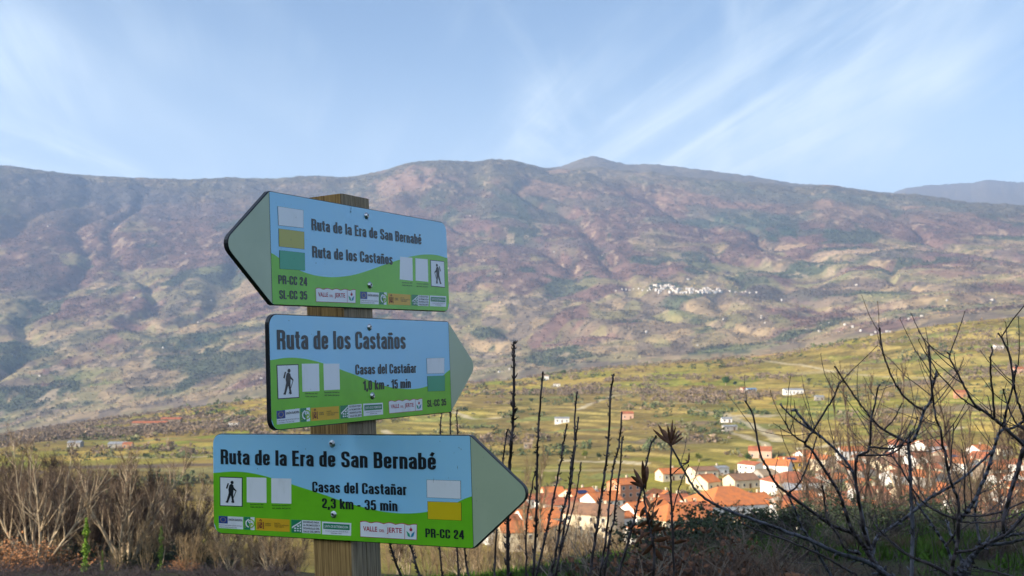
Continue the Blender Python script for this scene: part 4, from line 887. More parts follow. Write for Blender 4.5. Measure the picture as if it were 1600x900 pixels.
# ---- shrubs and brambles on the shaded bank
def make_shrub(h, n, m_, leaf=0, lw=.05):
    B = MB(); Lf = MB()
    for i in range(n):
        f = rr.uniform(0, 6.28); ti = rr.uniform(.1, 1.25); d = V3(math.cos(f) * math.sin(ti), math.sin(f) * math.sin(ti), math.cos(ti))
        pts, _ = bend(V3(rr.gauss(0, h * .22), rr.gauss(0, h * .22), -.05), d, h * rr.uniform(.6, 1.15), 6, .16, -.03)
        B.tube(pts, [.011 * (1 - .75 * q / 6) * h for q in range(7)], 4, False)
        for j in range(9):
            u = rr.uniform(.15, 1); kk = min(int(u * 6), 5); q = pts[kk].lerp(pts[kk + 1], u * 6 - kk); tp, _ = bend(q, side_dir((pts[kk + 1] - pts[kk]).normalized(), rr.uniform(.4, 1.2)), h * rr.uniform(.12, .38), 3, .2, .02)
            B.tube(tp, [.004 * h, .0032 * h, .0025 * h, .0015 * h], 3, False)
            for l in range(leaf):
                c = tp[rr.randrange(1, 4)]; u_ = V3(rr.gauss(0, 1), rr.gauss(0, 1), rr.gauss(0, 1)).normalized() * lw * rr.uniform(.6, 1.2); v_ = u_.orthogonal().normalized() * lw * .4; w_ = u_.cross(v_).normalized() * lw * .18
                Lf.add([c, c + u_ * .5 + v_ + w_, c + u_, c + u_ * .5 - v_ + w_], [(0, 1, 2), (0, 2, 3)])
    return B, Lf
M_stem = mat('dark_purplish_stems', (.045, .033, .034), .75, .3)
M_stem2 = mat('grey_brown_stems', (.13, .105, .085), .8, .2)
M_stem3 = mat('brown_bramble_stems', (.085, .055, .04), .8, .2)
M_dead = mat('dead_brown_leaves', (.15, .065, .032), .7, .3, noise=(20, (.055, .026, .016), .4, .6, (1, 1, 1)))
M_rust = mat('rusty_leaves', (.42, .19, .07), .7, .3, noise=(4, (.20, .09, .04), .4, .6, (1, 1, 1)))
M_ever = mat('dark_evergreen_leaves', (.018, .030, .012), .6, .3, noise=(6, (.032, .05, .016), .4, .65, (1, 1, 1)))
SH = {}; GB = 'bushes on the shaded bank'
def shrub_kind(k, h, n, m_, leaf, lw, lm):
    B, Lf = make_shrub(h, n, m_, leaf, lw); SH[k] = (B.mesh('stems', m_), Lf.mesh('leaves', lm) if leaf else None, h)
shrub_kind('bramble', 1., 44, M_stem, 0, .05, M_dead); shrub_kind('grey', 1., 50, M_stem2, 0, .05, M_dead)
shrub_kind('brown', 1., 56, M_stem3, 0, .05, M_dead); shrub_kind('deadleaf', 1., 34, M_stem, 3, .075, M_dead); shrub_kind('ever', 1., 60, M_stem, 7, .07, M_ever); shrub_kind('rust', 1., 40, M_stem2, 4, .055, M_rust)
def shrub(px, r_, top, key, label, group, name='shrub', wide=1.5):
    a = math.atan((px - 800) / FPX * math.cos(PITCH)); x, y = r_ * math.sin(a), r_ * math.cos(a); z = gz(x, y); e = float(y2e(px, np.array([float(top)]))[0]); H = max(e * r_ - z, .3)
    b, l, h0 = SH[key]; o = empty(name, (x, y, z), rr.uniform(0, 6.28), label=label, cat='bush', group=group); o.scale = (H * wide, H * wide, H * 1.05)
    link('stems', b, o)['kind'] = 'stuff'
    if l: link('leaves', l, o)['kind'] = 'stuff'
GB = 'bushes on the shaded bank'
for a in [(1015, 9, 838, 'deadleaf', 'brown-leaved low bush at the foot of the leafy dark stems', 1.0), (1075, 7.5, 832, 'deadleaf', 'heap of curled dead leaves and dark stems at the bottom, right of the thorny stems', 1.1),
          (1120, 10, 838, 'deadleaf', 'dead-leaved bramble right of the heap of curled leaves', 1.1), (950, 12, 842, 'bramble', 'dark leafless bramble at the feet of the thorny stems', 1.4),
          (900, 16, 860, 'bramble', 'low dark bramble below the cream end house', 1.6), (850, 20, 868, 'bramble', 'dark low bramble right of the bottom arrow board tip', 1.6),
          (1060, 22, 800, 'ever', 'dark evergreen bush below the orange roofs', 1.3), (1130, 24, 792, 'ever', 'dark evergreen bush right in front of the lowest orange roof', 1.4),
          (1215, 24, 790, 'ever', 'dark evergreen bush under the long slanting branch', 1.4), (1290, 27, 778, 'ever', 'dark evergreen bush below the twin poplars, left side', 1.3),
          (1170, 13, 815, 'grey', 'tangled pale-twigged bush below the slanting branch', 1.5), (1240, 15, 800, 'bramble', 'purple-brown tangled bush in the middle of the shaded bank', 1.5),
          (1205, 9, 868, 'grey', 'low pale-twigged bush at the bottom edge, left of the dark trees', 1.6), (1320, 18, 790, 'grey', 'pale tangled bush behind the left cherry trunk', 1.5),
          (1390, 20, 785, 'bramble', 'purple-brown bush behind the forked cherry limbs', 1.5), (1450, 24, 778, 'ever', 'dark green bush behind the upright grey stem', 1.5),
          (1400, 26, 776, 'bramble', 'dark bramble on the skyline of the bank left of the upright stem', 1.6), (1500, 20, 788, 'grey', 'pale tangled bush behind the second cherry trunk', 1.5),
          (1560, 24, 776, 'bramble', 'dark tangled bush near the right edge on top of the bank', 1.7), (1600, 16, 800, 'grey', 'pale-twigged bush cut by the right edge', 1.5),
          (1350, 26, 780, 'ever', 'small dark evergreen bush on the bank edge under the poplars', 1.2), (1530, 14, 830, 'bramble', 'low bramble growing out of the grass near the right edge', 1.3)]:
    shrub(*a[:5], GB, wide=a[5])
PL = ['beside the curled dead leaves', 'below the start of the slanting branch', 'below the middle of the slanting branch', 'left of the left cherry trunk', 'around the left cherry trunk', 'around the upright grey sapling', 'between sapling and forking cherry trunk', 'around the forking cherry trunk', 'at the right edge of the photo']
for i in range(26):
    if i > 8 and i % 3 == 0: continue
    px = 985 + i * 24.5; r_ = 7.5 + (i * 7) % 11
    shrub(px, r_, (836 if i < 9 else 852) + (i * 23) % (34 if i < 9 else 26), ['grey', 'bramble', 'brown'][i % 3], '%s tangle of low twigs %s' % (['pale grey', 'dark purplish', 'warm brown'][i % 3], PL[i // 3]), GB, wide=1.5)
PL = ['at the extreme left', 'in front of the leftmost rusty bush', 'before the widest pale tree', 'left of the foot of the ivy-clad trunk', 'right of the foot of the ivy-clad trunk', 'below the dark brown trees', 'left of the bottom board corner', 'under the bottom board corner', 'below the walker sign of the bottom board', 'under the flag logo', 'beneath the ochre logo', 'left of the post foot']
for i in range(12):
    shrub(-15 + i * 41, 34 + (i * 7) % 17, 876 + (i * 5) % 9, 'bramble', 'low dark scrub ' + PL[i], 'low scrub along the bottom left edge', wide=2.6)
GD = 'rusty-leaved bushes under the left trees'
for a in [(15, 62, 850, 'rust', 'rust-leaved bush at the extreme lower left'), (48, 60, 842, 'rust', 'rust-leaved bush under the widest pale tree'), (95, 62, 852, 'rust', 'rust-leaved bush left of the ivy-clad trunk'),
          (290, 60, 872, 'rust', 'small rust-leaved bush near the lower left corner of the bottom board'), (180, 63, 868, 'grey', 'low grey bush right of the ivy-clad trunk'), (130, 66, 862, 'ever', 'dark bush behind the foot of the ivy-clad trunk'), (60, 68, 858, 'ever', 'dark bush in the shade behind the widest pale tree'), (20, 70, 856, 'ever', 'dark bush in the shade at the left edge'), (262, 66, 862, 'ever', 'dark bush in the shade below the dark brown trees'), (300, 72, 850, 'ever', 'dark bush in the shade beside the corner of the bottom board'), (175, 72, 848, 'ever', 'dark bush right behind the ivy-clad trunk'), (235, 73, 846, 'ever', 'dark bush between the stems of the dark brown trees'), (100, 72, 850, 'ever', 'dark bush between the widest pale tree and the ivy-clad trunk'), (215, 70, 862, 'ever', 'dark bush in the shade under the left trees'), (330, 72, 868, 'ever', 'dark bush in the shade below the bottom board corner')]:  # dark undergrowth here thickened to deepen the shade under the trees
    shrub(*a, GD, wide=1.7)

# ---- grass on the bank
rg = np.random.default_rng(9); n = 70000; r_ = np.exp(rg.uniform(math.log(5), math.log(32), n)); t_ = rg.uniform(R(-28), R(28), n); x, y = r_ * np.sin(t_), r_ * np.cos(t_); z = height(x, y)
k = fbm(x / 3.1, y / 3.1, 3, 303) < .60; x, y, z, r_ = x[k], y[k], z[k], r_[k]; n = len(x); P = np.c_[x, y, z]
a = rg.uniform(0, 6.28, n); hh = rg.uniform(.05, .15, n) * (1 + r_ / 30); s_ = np.c_[np.cos(a), np.sin(a), 0 * a] * (.004 + .0010 * r_)[:, None]; tip = np.c_[rg.normal(0, .05, n), rg.normal(0, .05, n), hh]
V = np.stack([P - s_, P + s_, P + tip], 1).reshape(-1, 3); cc = np.repeat(np.array((.042, .085, .014)) * rg.uniform(.6, 1.4, (n, 1)), 3, 0)
me = big_mesh('grass', V, np.arange(len(V)).reshape(-1, 3), cc, False); me.materials.append(M_clump); tag(link('grass', me), 'short green grass on the shaded bank', kind='stuff')

# ------------------------------------------------------------------ dark stems and cherry trees close to the camera
M_dark = mat('dark_stem_bark', (.030, .022, .026), .6, .35, noise=(60, (.055, .042, .045), .45, .65, (1, 1, .4)))
M_cherry = mat('blue_grey_cherry_bark', (.085, .088, .115), .6, .35, noise=(50, (.030, .026, .034), .45, .62, (1, 1, .5)), bump=(300, .3))
M_cherry2 = mat('dark_cherry_bark', (.040, .030, .036), .6, .35, noise=(50, (.07, .06, .065), .5, .7, (1, 1, .5)), bump=(300, .3))
M_leafd = mat('withered_brown_leaf', (.075, .028, .016), .6, .35, noise=(60, (.15, .065, .03), .4, .6, (1, 1, 1)))
def smooth_px(pts, per=6):
    out = []; n = len(pts)
    for i in range(n - 1):
        p0, p1, p2, p3 = pts[max(i - 1, 0)], pts[i], pts[i + 1], pts[min(i + 2, n - 1)]
        for k in range(per):
            t = k / per; out.append(tuple(.5 * ((2 * b) + (-a + c) * t + (2 * a - 5 * b + 4 * c - d) * t * t + (-a + 3 * b - 3 * c + d) * t ** 3) for a, b, c, d in zip(p0, p1, p2, p3)))
    return out + [tuple(pts[-1])]
def limb(pts, w0, w1, d0, d1, m_, name, parent, buds=1.0, org=Vector((0, 0, 0)), base=False, spur=1.0):
    """pts listed from base to tip in the photo; w = width in photo pixels; d = distance"""
    q = smooth_px(pts); n = len(q); P = []; rd = []
    for i, (x, y) in enumerate(q):
        t = i / (n - 1); d = d0 + (d1 - d0) * t + .012 * math.sin(t * 9 + x); P.append(at_depth(x, y, d) + V3(rr.gauss(0, .0007), 0, rr.gauss(0, .0007))); rd.append((w0 + (w1 - w0) * t ** .8) * .84 / FPX * d / 2)
    if base:
        b = P[0]; g = gz(b.x, b.y); dirn = (P[0] - P[2]).normalized(); steps = 7
        ex = []; zz = b.z - g + .06
        for k in range(1, steps + 1): ex.append((V3(b.x + dirn.x * .12 * (1 - (1 - k / steps) ** 2), b.y + dirn.y * .1 * k / steps, b.z - zz * k / steps)))
        P = ex[::-1] + P; rd = [rd[0] * (1.35 - .35 * i / steps) for i in range(steps)] + rd
    mb = MB(); mb.tube([p - org for p in P], rd, 7)
    L_ = sum((P[i + 1] - P[i]).length for i in range(len(P) - 1))
    for _ in range(int(L_ / .022 * buds)):
        i = rr.randrange(1, len(P) - 1); t = (P[i + 1] - P[i]).normalized(); p = P[i].lerp(P[i + 1], rr.random()); s_ = side_dir(t, rr.uniform(.9, 1.5)); r_ = rd[i]; l = r_ * rr.uniform(1.5, 2.9) * spur
        mb.tube([p - org, p + s_ * l * .6 - org, p + (s_ + t * .5) * l - org], [r_ * .55, r_ * .62, r_ * .15], 4)
    e = P[-1]; mb.tube([e - org, e + (P[-1] - P[-2]).normalized() * rd[-1] * 3 - org], [rd[-1] * 1.5, rd[-1] * .4], 5)
    return mb.build(name, m_, parent, smooth=True)
stems = [
 (1, 'tallest dark knobbly stem, crossing just right of the bottom arrow head', 2.75, [(794, 905), (793, 815), (797, 722), (800, 676), (803, 631), (803, 564), (803, 536)], 7, 4.5),
 (0, 'dark knobbly stem second from the bottom arrow tip, tip in front of green fields', 2.8, [(833, 905), (837, 833), (838, 789), (839, 718), (840, 693), (844, 631), (848, 584)], 5.5, 3.5),
 (0, 'short reddish stem rising behind the upper edge of the bottom arrow head', 3.0, [(772, 905), (775, 836), (782, 760), (787, 711), (793, 671)], 4, 2.6),
 (0, 'leaning dark stem starting left of the crossing bundle, tip at medium height', 2.9, [(836, 905), (851, 844), (858, 811), (869, 758), (877, 718), (880, 693), (886, 664)], 5, 3),
 (0, 'taller stem of the crossing pair in front of the cream end house', 2.7, [(859, 905), (869, 862), (878, 804), (890, 758), (894, 718), (898, 693), (898, 653), (901, 615)], 5.5, 3),
 (0, 'shorter stem of the crossing pair in front of the cream end house', 2.6, [(868, 905), (878, 842), (887, 798), (893, 744), (899, 693), (903, 653)], 5, 3),
 (0, 'tall dark stem leaning right, in front of the solar panel roof', 2.6, [(920, 905), (931, 838), (936, 800), (944, 744), (950, 693), (954, 620), (958, 587)], 6, 3.5),
 (0, 'dark leaning stem right beside the tall one, curved near its tip', 2.7, [(937, 905), (941, 878), (948, 830), (953, 780), (956, 740), (961, 719), (967, 693), (972, 646)], 5, 3),
 (0, 'rightmost and shortest stem of the leaning trio', 2.8, [(943, 905), (953, 838), (959, 811), (967, 744), (973, 684)], 5, 3),
 (0, 'thin forked-looking stem ending below a short dangling twig', 3.2, [(866, 905), (878, 856), (891, 811), (901, 767), (908, 724)], 3.6, 2.4),
 (0, 'thin purple stem close beside the second tall stem', 3.1, [(822, 905), (822, 833), (826, 793), (836, 737)], 3.8, 2.4),
 (0, 'slanting stem carrying withered leaves near its tip', 2.5, [(964, 905), (984, 838), (991, 809), (1000, 773), (1007, 744), (1015, 700), (1025, 682)], 5.5, 3),
 (0, 'first of the thin stems seen in the gap under the middle board', 3.3, [(692, 905), (687, 855), (687, 760), (688, 677), (690, 646)], 3.5, 2.4),
 (0, 'knobbly stem in the middle of the gap under the middle board', 3.3, [(717, 905), (714, 857), (708, 760), (704, 677), (704, 646)], 4, 2.6),
 (0, 'last of the thin stems in the gap under the middle board', 3.4, [(733, 905), (726, 857), (720, 760), (715, 677), (714, 642)], 3.6, 2.2),
 (0, 'slanting stem right beside the wooden post at the bottom', 3.0, [(628, 905), (610, 852), (600, 800)], 5, 3.5),
 (0, 'slanting stem to the right of the one touching the post', 3.1, [(657, 905), (642, 854), (630, 800)], 5, 3.5)]
GS = 'dark leafless stems behind the signpost'
for i, (bd, lab, d, pts, w0, w1) in enumerate(stems):
    b = at_depth(*pts[0], d); g = gz(b.x, b.y); o = empty('leafless_sapling', (b.x, b.y, g), label=lab, cat='sapling', group=GS)
    limb(pts, w0, w1, d, d * rr.uniform(.97, 1.04), M_dark, 'stem', o, .85 + .4 * bd, Vector((b.x, b.y, g)), True, 1.25)
def leaf(mb, p, d, L_, w_, droop=.2):
    d = d.normalized(); s_ = d.cross(V3(0, 1, .15)).normalized(); nrm = s_.cross(d); n = 6; vs = []; fs = []
    for i in range(n + 1):
        t = i / n; ww = w_ * math.sin(math.pi * min(1, t * .93 + .05)) ** .8; c = p + d * L_ * t + V3(0, 0, -droop * L_ * t * t); vs += [c - s_ * ww + nrm * ww * .5, c, c + s_ * ww + nrm * ww * .5]
    for i in range(n): fs += [(3 * i, 3 * i + 1, 3 * i + 4, 3 * i + 3), (3 * i + 1, 3 * i + 2, 3 * i + 5, 3 * i + 4)]
    mb.add(vs, fs)
# stems that keep withered leaves
d = 2.6; b = at_depth(1052, 905, d); org = V3(b.x, b.y, gz(b.x, b.y)); o = empty('leafy_sapling', org, label='upright dark stem topped by a fan of withered brown leaves', cat='sapling', group='dark stems with withered leaves')
limb([(1053, 905), (1051, 824), (1049, 789), (1048, 744), (1049, 700), (1048, 690)], 5, 3, d, d, M_dark, 'stem', o, .35, org, True)
limb([(1049, 744), (1058, 735), (1068, 727), (1076, 722)], 2.4, 2, d, d, M_dark, 'branch', o, .2, org); limb([(1051, 800), (1060, 765), (1070, 740), (1076, 726)], 2.6, 2, d, d, M_dark, 'branch', o, .2, org)
def px_leaf(parent, a, b, w_, d, org):
    mb = MB(); A = at_depth(*a, d); B_ = at_depth(*b, d + rr.uniform(-.03, .03)); leaf(mb, A - org, B_ - A, (B_ - A).length, w_ * rr.uniform(.5, .8) / FPX * d, rr.uniform(-.3, .35)); return mb.build('leaf', M_leafd, parent, smooth=True)
for a, b_, w_ in [((1048, 693), (1036, 664), 4), ((1048, 693), (1043, 661), 3.6), ((1048, 694), (1051, 664), 3.8), ((1048, 694), (1020, 676), 3.6), ((1048, 694), (1028, 668), 3.6), ((1048, 694), (1056, 670), 3.2), ((1048, 695), (1066, 676), 3.4), ((1048, 696), (1069, 685), 3), ((1048, 695), (1059, 679), 3),
                  ((1076, 723), (1077, 709), 3), ((1076, 723), (1070, 713), 2.6), ((1076, 723), (1064, 728), 2.4), ((1060, 768), (1070, 790), 3), ((1051, 790), (1044, 760), 2.6), ((1051, 830), (1066, 812), 3), ((1052, 850), (1074, 842), 4), ((1052, 860), (1030, 846), 4)]:
    px_leaf(o, a, b_, w_, d, org)
d = 2.45; b = at_depth(1012, 905, d); org = V3(b.x, b.y, gz(b.x, b.y)); o = empty('leafy_sapling', org, label='dark stem with big withered leaves hanging before the orange roofs', cat='sapling', group='dark stems with withered leaves')
limb([(1020, 905), (1022, 860), (1014, 820), (1008, 790), (1006, 760)], 5.5, 3.5, d, d, M_dark, 'stem', o, .5, org, True)
limb([(1014, 820), (1020, 800), (1026, 780)], 2.6, 1.8, d, d, M_dark, 'branch', o, .2, org)
for a, b_, w_ in [((1006, 762), (984, 750), 4.6), ((1006, 762), (990, 733), 4.6), ((1004, 758), (986, 742), 4), ((1007, 760), (1012, 722), 6), ((1009, 765), (1004, 730), 5), ((1008, 775), (1018, 800), 5), ((1010, 790), (1000, 812), 4.5), ((1013, 800), (1019, 832), 5), ((1014, 815), (995, 822), 4.4), ((1014, 815), (1030, 800), 4.2), ((1018, 830), (1040, 826), 4.6),
                  ((1018, 835), (1034, 808), 4), ((1016, 832), (992, 840), 5), ((1020, 845), (1046, 846), 5), ((1020, 850), (1004, 876), 6), ((1022, 855), (1036, 884), 6), ((1026, 780), (1028, 762), 3), ((1026, 790), (1036, 778), 3), ((1013, 800), (1024, 776), 3.4)]:
    px_leaf(o, a, b_, w_, d, org)
def cherry(label, px_base, d, limbs, name='cherry_tree', group='leafless cherry trees close to the camera'):
    b = at_depth(px_base, 905, d); org = V3(b.x, b.y, gz(b.x, b.y)); o = empty(name, org, label=label, cat='tree', group=group)
    tw = MB()
    for L_ in limbs:
        q = smooth_px(L_[0], 4)
        for i in range(2, len(q) - 1):
            if rr.random() < .22:
                dd = L_[3]; p = at_depth(*q[i], dd); t = (at_depth(*q[i + 1], dd) - p).normalized(); tp, _ = bend(p, side_dir(t, rr.uniform(.5, 1.1)), rr.uniform(.05, .22), 4, .10, .12); tw.tube([v - org for v in tp], [.0016, .0014, .0012, .001, .0008], 4)
                for z_ in tp[1:]: tw.tube([z_ - org, z_ + side_dir(V3(0, 0, 1), .8) * .005 - org], [.0013, .0004], 3)
    tw.build('twigs', M_cherry2, o)['kind'] = 'stuff'
    for k, L_ in enumerate(limbs):
        pts, w0, w1, d0, d1 = L_[:5]; mm = M_cherry if (len(L_) < 6 or L_[5] == 'b') else M_cherry2; base = len(L_) > 6
        limb(pts, w0, w1, d0, d1, mm, 'trunk' if base else 'branch', o, .34, org, base, 1.0)
D = 'd'; B_ = 'b'
cherry('leafless cherry tree whose long limbs fan out to the left above the grass', 1400, 3.4, [
 ([(1402, 908), (1384, 899), (1373, 889), (1364, 878)], 14, 10, 3.4, 3.4, B_, 1),
 ([(1364, 878), (1349, 853), (1331, 833), (1304, 823), (1287, 812), (1258, 791), (1231, 771), (1213, 756), (1200, 733), (1187, 706), (1177, 650), (1165, 627)], 9, 3, 3.4, 3.1, D),
 ([(1231, 771), (1247, 758), (1258, 736), (1268, 709), (1276, 684)], 4, 2.4, 3.2, 3.2, D),
 ([(1384, 897), (1353, 878), (1313, 866), (1269, 846), (1224, 829), (1180, 813), (1127, 793), (1092, 771), (1072, 741), (1057, 712), (1040, 684)], 10, 3, 3.4, 2.9, B_),
 ([(1362, 873), (1358, 856), (1351, 824), (1344, 793), (1339, 767), (1333, 740), (1318, 716), (1300, 698), (1282, 681), (1264, 670), (1240, 653), (1219, 632)], 9, 3, 3.4, 3.6, B_),
 ([(1282, 683), (1262, 664), (1248, 648), (1243, 640)], 5, 5, 3.5, 3.5, B_),
 ([(1356, 858), (1340, 842), (1329, 824), (1320, 796), (1311, 771), (1298, 749), (1282, 724), (1267, 702), (1258, 692), (1271, 673), (1289, 642), (1302, 622), (1311, 598)], 8, 3, 3.35, 3.1, D),
 ([(1258, 692), (1238, 678), (1226, 659)], 4, 2.4, 3.2, 3.1, D),
 ([(1362, 860), (1351, 833), (1346, 807), (1340, 773), (1337, 744), (1340, 713), (1358, 702), (1361, 660), (1367, 631), (1373, 602)], 8, 3, 3.4, 3.2, D),
 ([(1340, 711), (1382, 711), (1398, 706), (1411, 695)], 4, 3, 3.3, 3.3, D), ([(1358, 698), (1388, 701), (1402, 698), (1413, 690), (1424, 676)], 4, 3, 3.25, 3.3, D),
 ([(1362, 870), (1369, 842), (1380, 831), (1402, 818), (1424, 802), (1453, 778), (1478, 764), (1504, 747), (1533, 722), (1549, 706)], 8, 4, 3.45, 3.7, B_),
 ([(1340, 900), (1313, 884), (1280, 866), (1236, 847), (1180, 827), (1160, 818)], 5, 3, 3.3, 3.1, D),
 ([(1302, 905), (1280, 869), (1269, 847), (1253, 824), (1242, 796), (1231, 773)], 6, 3.5, 3.5, 3.3, B_),
 ([(1345, 866), (1322, 858), (1307, 833), (1293, 811), (1287, 773), (1284, 760)], 5, 3, 3.3, 3.2, D),
 ([(1344, 866), (1340, 862), (1334, 861), (1328, 862)], 5, 5, 3.3, 3.3, B_)])
cherry('slim upright grey cherry sapling forking at eye height', 1424, 3.9, [
 ([(1424, 906), (1426, 824), (1424, 784), (1422, 733), (1419, 692)], 7.5, 6, 3.9, 3.9, B_, 1),
 ([(1419, 692), (1399, 682), (1380, 671), (1364, 656), (1351, 640), (1336, 620), (1318, 593), (1305, 573)], 5, 3, 3.9, 3.7, D),
 ([(1419, 692), (1428, 686), (1436, 668), (1444, 643), (1456, 622), (1457, 604), (1463, 585)], 6, 4.5, 3.9, 3.8, B_),
 ([(1444, 641), (1429, 633), (1413, 620), (1402, 604), (1399, 600), (1387, 573), (1378, 544), (1375, 514)], 4.5, 3, 3.8, 3.6, D),
 ([(1420, 690), (1428, 670), (1434, 652)], 3, 2, 3.9, 3.9, D), ([(1405, 686), (1393, 700), (1383, 706)], 3, 2, 3.9, 3.9, D), ([(1380, 672), (1396, 656), (1410, 630)], 3, 2, 3.8, 3.7, D)])
cherry('leafless cherry tree with the thick forking trunk at the lower right', 1492, 3.0, [
 ([(1493, 908), (1503, 892), (1513, 878), (1531, 856), (1558, 842), (1580, 827), (1604, 800)], 17, 6, 3.0, 2.9, B_, 1),
 ([(1487, 903), (1489, 878), (1496, 851), (1498, 813)], 8, 7, 3.0, 2.95, D),
 ([(1498, 813), (1497, 782), (1489, 762), (1482, 738), (1476, 704), (1473, 698), (1470, 673), (1464, 658), (1459, 633), (1456, 607), (1453, 573), (1451, 541)], 6, 3, 2.95, 2.8, D),
 ([(1457, 606), (1460, 594), (1463, 586)], 4, 5, 2.9, 2.9, D),
 ([(1498, 815), (1491, 811), (1453, 793), (1429, 769), (1409, 733), (1393, 711)], 5, 3, 2.95, 3.0, D),
 ([(1499, 813), (1509, 802), (1522, 782), (1536, 753), (1544, 733), (1551, 707), (1556, 691), (1564, 673), (1584, 668), (1602, 656)], 8, 4.5, 2.95, 3.1, B_),
 ([(1487, 875), (1478, 853), (1467, 836), (1453, 816), (1436, 791), (1430, 780)], 6, 4, 3.0, 3.1, B_), ([(1478, 853), (1488, 840), (1493, 830)], 4, 4, 3.0, 3.0, D),
 ([(1487, 899), (1453, 882), (1422, 869), (1393, 847), (1380, 833), (1368, 820)], 8, 3, 3.0, 3.1, D),
 ([(1496, 863), (1524, 858), (1544, 849), (1573, 833), (1602, 805)], 6, 4, 2.9, 2.8, D),
 ([(1500, 805), (1531, 806), (1569, 798), (1602, 783)], 4, 3, 2.95, 2.9, D), ([(1500, 815), (1530, 817), (1569, 813), (1602, 797)], 3.5, 2.5, 2.95, 2.9, D),
 ([(1531, 846), (1524, 811), (1524, 795), (1530, 765)], 5, 3.5, 3.2, 3.2, B_), ([(1505, 885), (1495, 855), (1484, 830), (1480, 815)], 6, 4, 3.1, 3.2, B_),
 ([(1549, 851), (1576, 848), (1602, 842)], 7, 5, 3.0, 2.9, B_), ([(1560, 842), (1580, 836), (1602, 833)], 6, 5, 3.0, 2.9, B_), ([(1600, 905), (1560, 895), (1528, 888), (1515, 884)], 4, 4, 2.95, 3.0, D),
 ([(1482, 740), (1486, 715), (1490, 664)], 3, 2, 2.9, 2.9, D), ([(1509, 802), (1507, 760), (1508, 736), (1503, 704)], 3, 2, 2.95, 2.9, D)])
cherry('leafless cherry tree reaching in from the right edge with long arching twigs', 1640, 2.5, [
 ([(1645, 908), (1640, 850), (1625, 760), (1600, 696)], 14, 8, 2.5, 2.55, D, 1),
 ([(1602, 698), (1569, 668), (1544, 647), (1522, 631), (1509, 607), (1493, 578), (1481, 551)], 7, 3, 2.55, 2.4, D),
 ([(1531, 641), (1502, 622), (1478, 596)], 3.5, 2.4, 2.5, 2.45, D), ([(1554, 652), (1551, 611), (1548, 578), (1550, 544)], 4.5, 3, 2.5, 2.4, D),
 ([(1610, 690), (1600, 651), (1591, 629), (1583, 596), (1578, 556), (1561, 521)], 5.5, 3, 2.6, 2.5, D), ([(1569, 667), (1573, 638), (1583, 602), (1588, 571)], 5, 3, 2.5, 2.45, D),
 ([(1612, 680), (1600, 671), (1587, 660), (1576, 638), (1567, 608)], 4, 2.4, 2.6, 2.5, D),
 ([(1610, 690), (1599, 704), (1591, 733), (1578, 773), (1569, 809), (1568, 828)], 9, 7, 2.5, 2.5, D),
 ([(1566, 664), (1572, 645), (1576, 630)], 3, 2, 2.5, 2.5, D)])

# ------------------------------------------------------------------ buildings
def tile_mat(name, c1, c2):
    m = mat(name, c1, .85, .2, noise=(.55, c2, .35, .7, (1, 1, 1))); nt = m.node_tree; b = nt.nodes['Principled BSDF']
    tcn = N(nt, 'ShaderNodeTexCoord'); w = N(nt, 'ShaderNodeTexWave', wave_type='BANDS', bands_direction='X', i_Scale=1.4); nt.links.new(tcn.outputs['Object'], w.inputs['Vector'])
    bp = N(nt, 'ShaderNodeBump', i_Strength=.7, i_Distance=.06); nt.links.new(w.outputs[0], bp.inputs['Height']); nt.links.new(bp.outputs[0], b.inputs['Normal']); return m
RM = {'orange': tile_mat('orange_clay_tiles', (.60, .19, .055), (.42, .15, .065)), 'rust': tile_mat('rust_red_clay_tiles', (.44, .14, .06), (.27, .10, .055)),
      'brown': tile_mat('brown_clay_tiles', (.30, .16, .09), (.21, .12, .08)), 'grey': tile_mat('grey_fibre_sheets', (.30, .31, .33), (.22, .22, .23)), 'tan': tile_mat('lichened_tan_tiles', (.36, .26, .16), (.26, .19, .13)), 'blue': tile_mat('blue_metal_sheets', (.14, .30, .50), (.12, .27, .45))}
WM = {'white': mat('white_limewash', (.74, .72, .68), .9, .2, noise=(.4, (.62, .60, .56), .5, .75, (1, 1, 1))), 'faroff': mat('dull_white_walls', (.50, .47, .43), .9, .2), 'cream': mat('cream_render', (.62, .52, .36), .9, .2, noise=(.4, (.52, .43, .30), .5, .75, (1, 1, 1))),
      'grey': mat('bare_grey_block_wall', (.36, .33, .29), .9, .2, noise=(.5, (.27, .245, .21), .45, .7, (1, 1, 1))), 'stone': mat('brown_stone_wall', (.30, .235, .17), .9, .2, noise=(1.5, (.20, .155, .11), .4, .65, (1, 1, 1))),
      'yellow': mat('ochre_yellow_render', (.68, .42, .07), .9, .2), 'pink': mat('salmon_render', (.58, .36, .26), .9, .2), 'orange': mat('orange_brick_wall', (.50, .23, .12), .9, .2)}
M_glass = mat('dark_window_glass', (.03, .035, .045), .15, .6); M_door = mat('brown_wooden_door', (.10, .05, .025), .6, .3); M_solar = mat('blue_solar_glass', (.015, .025, .09), .12, .7); M_frame = mat('pale_window_surround', (.66, .62, .55), .8, .2)
_mc = {}
def cached(key, fn):
    if key not in _mc: _mc[key] = fn()
    return _mc[key]
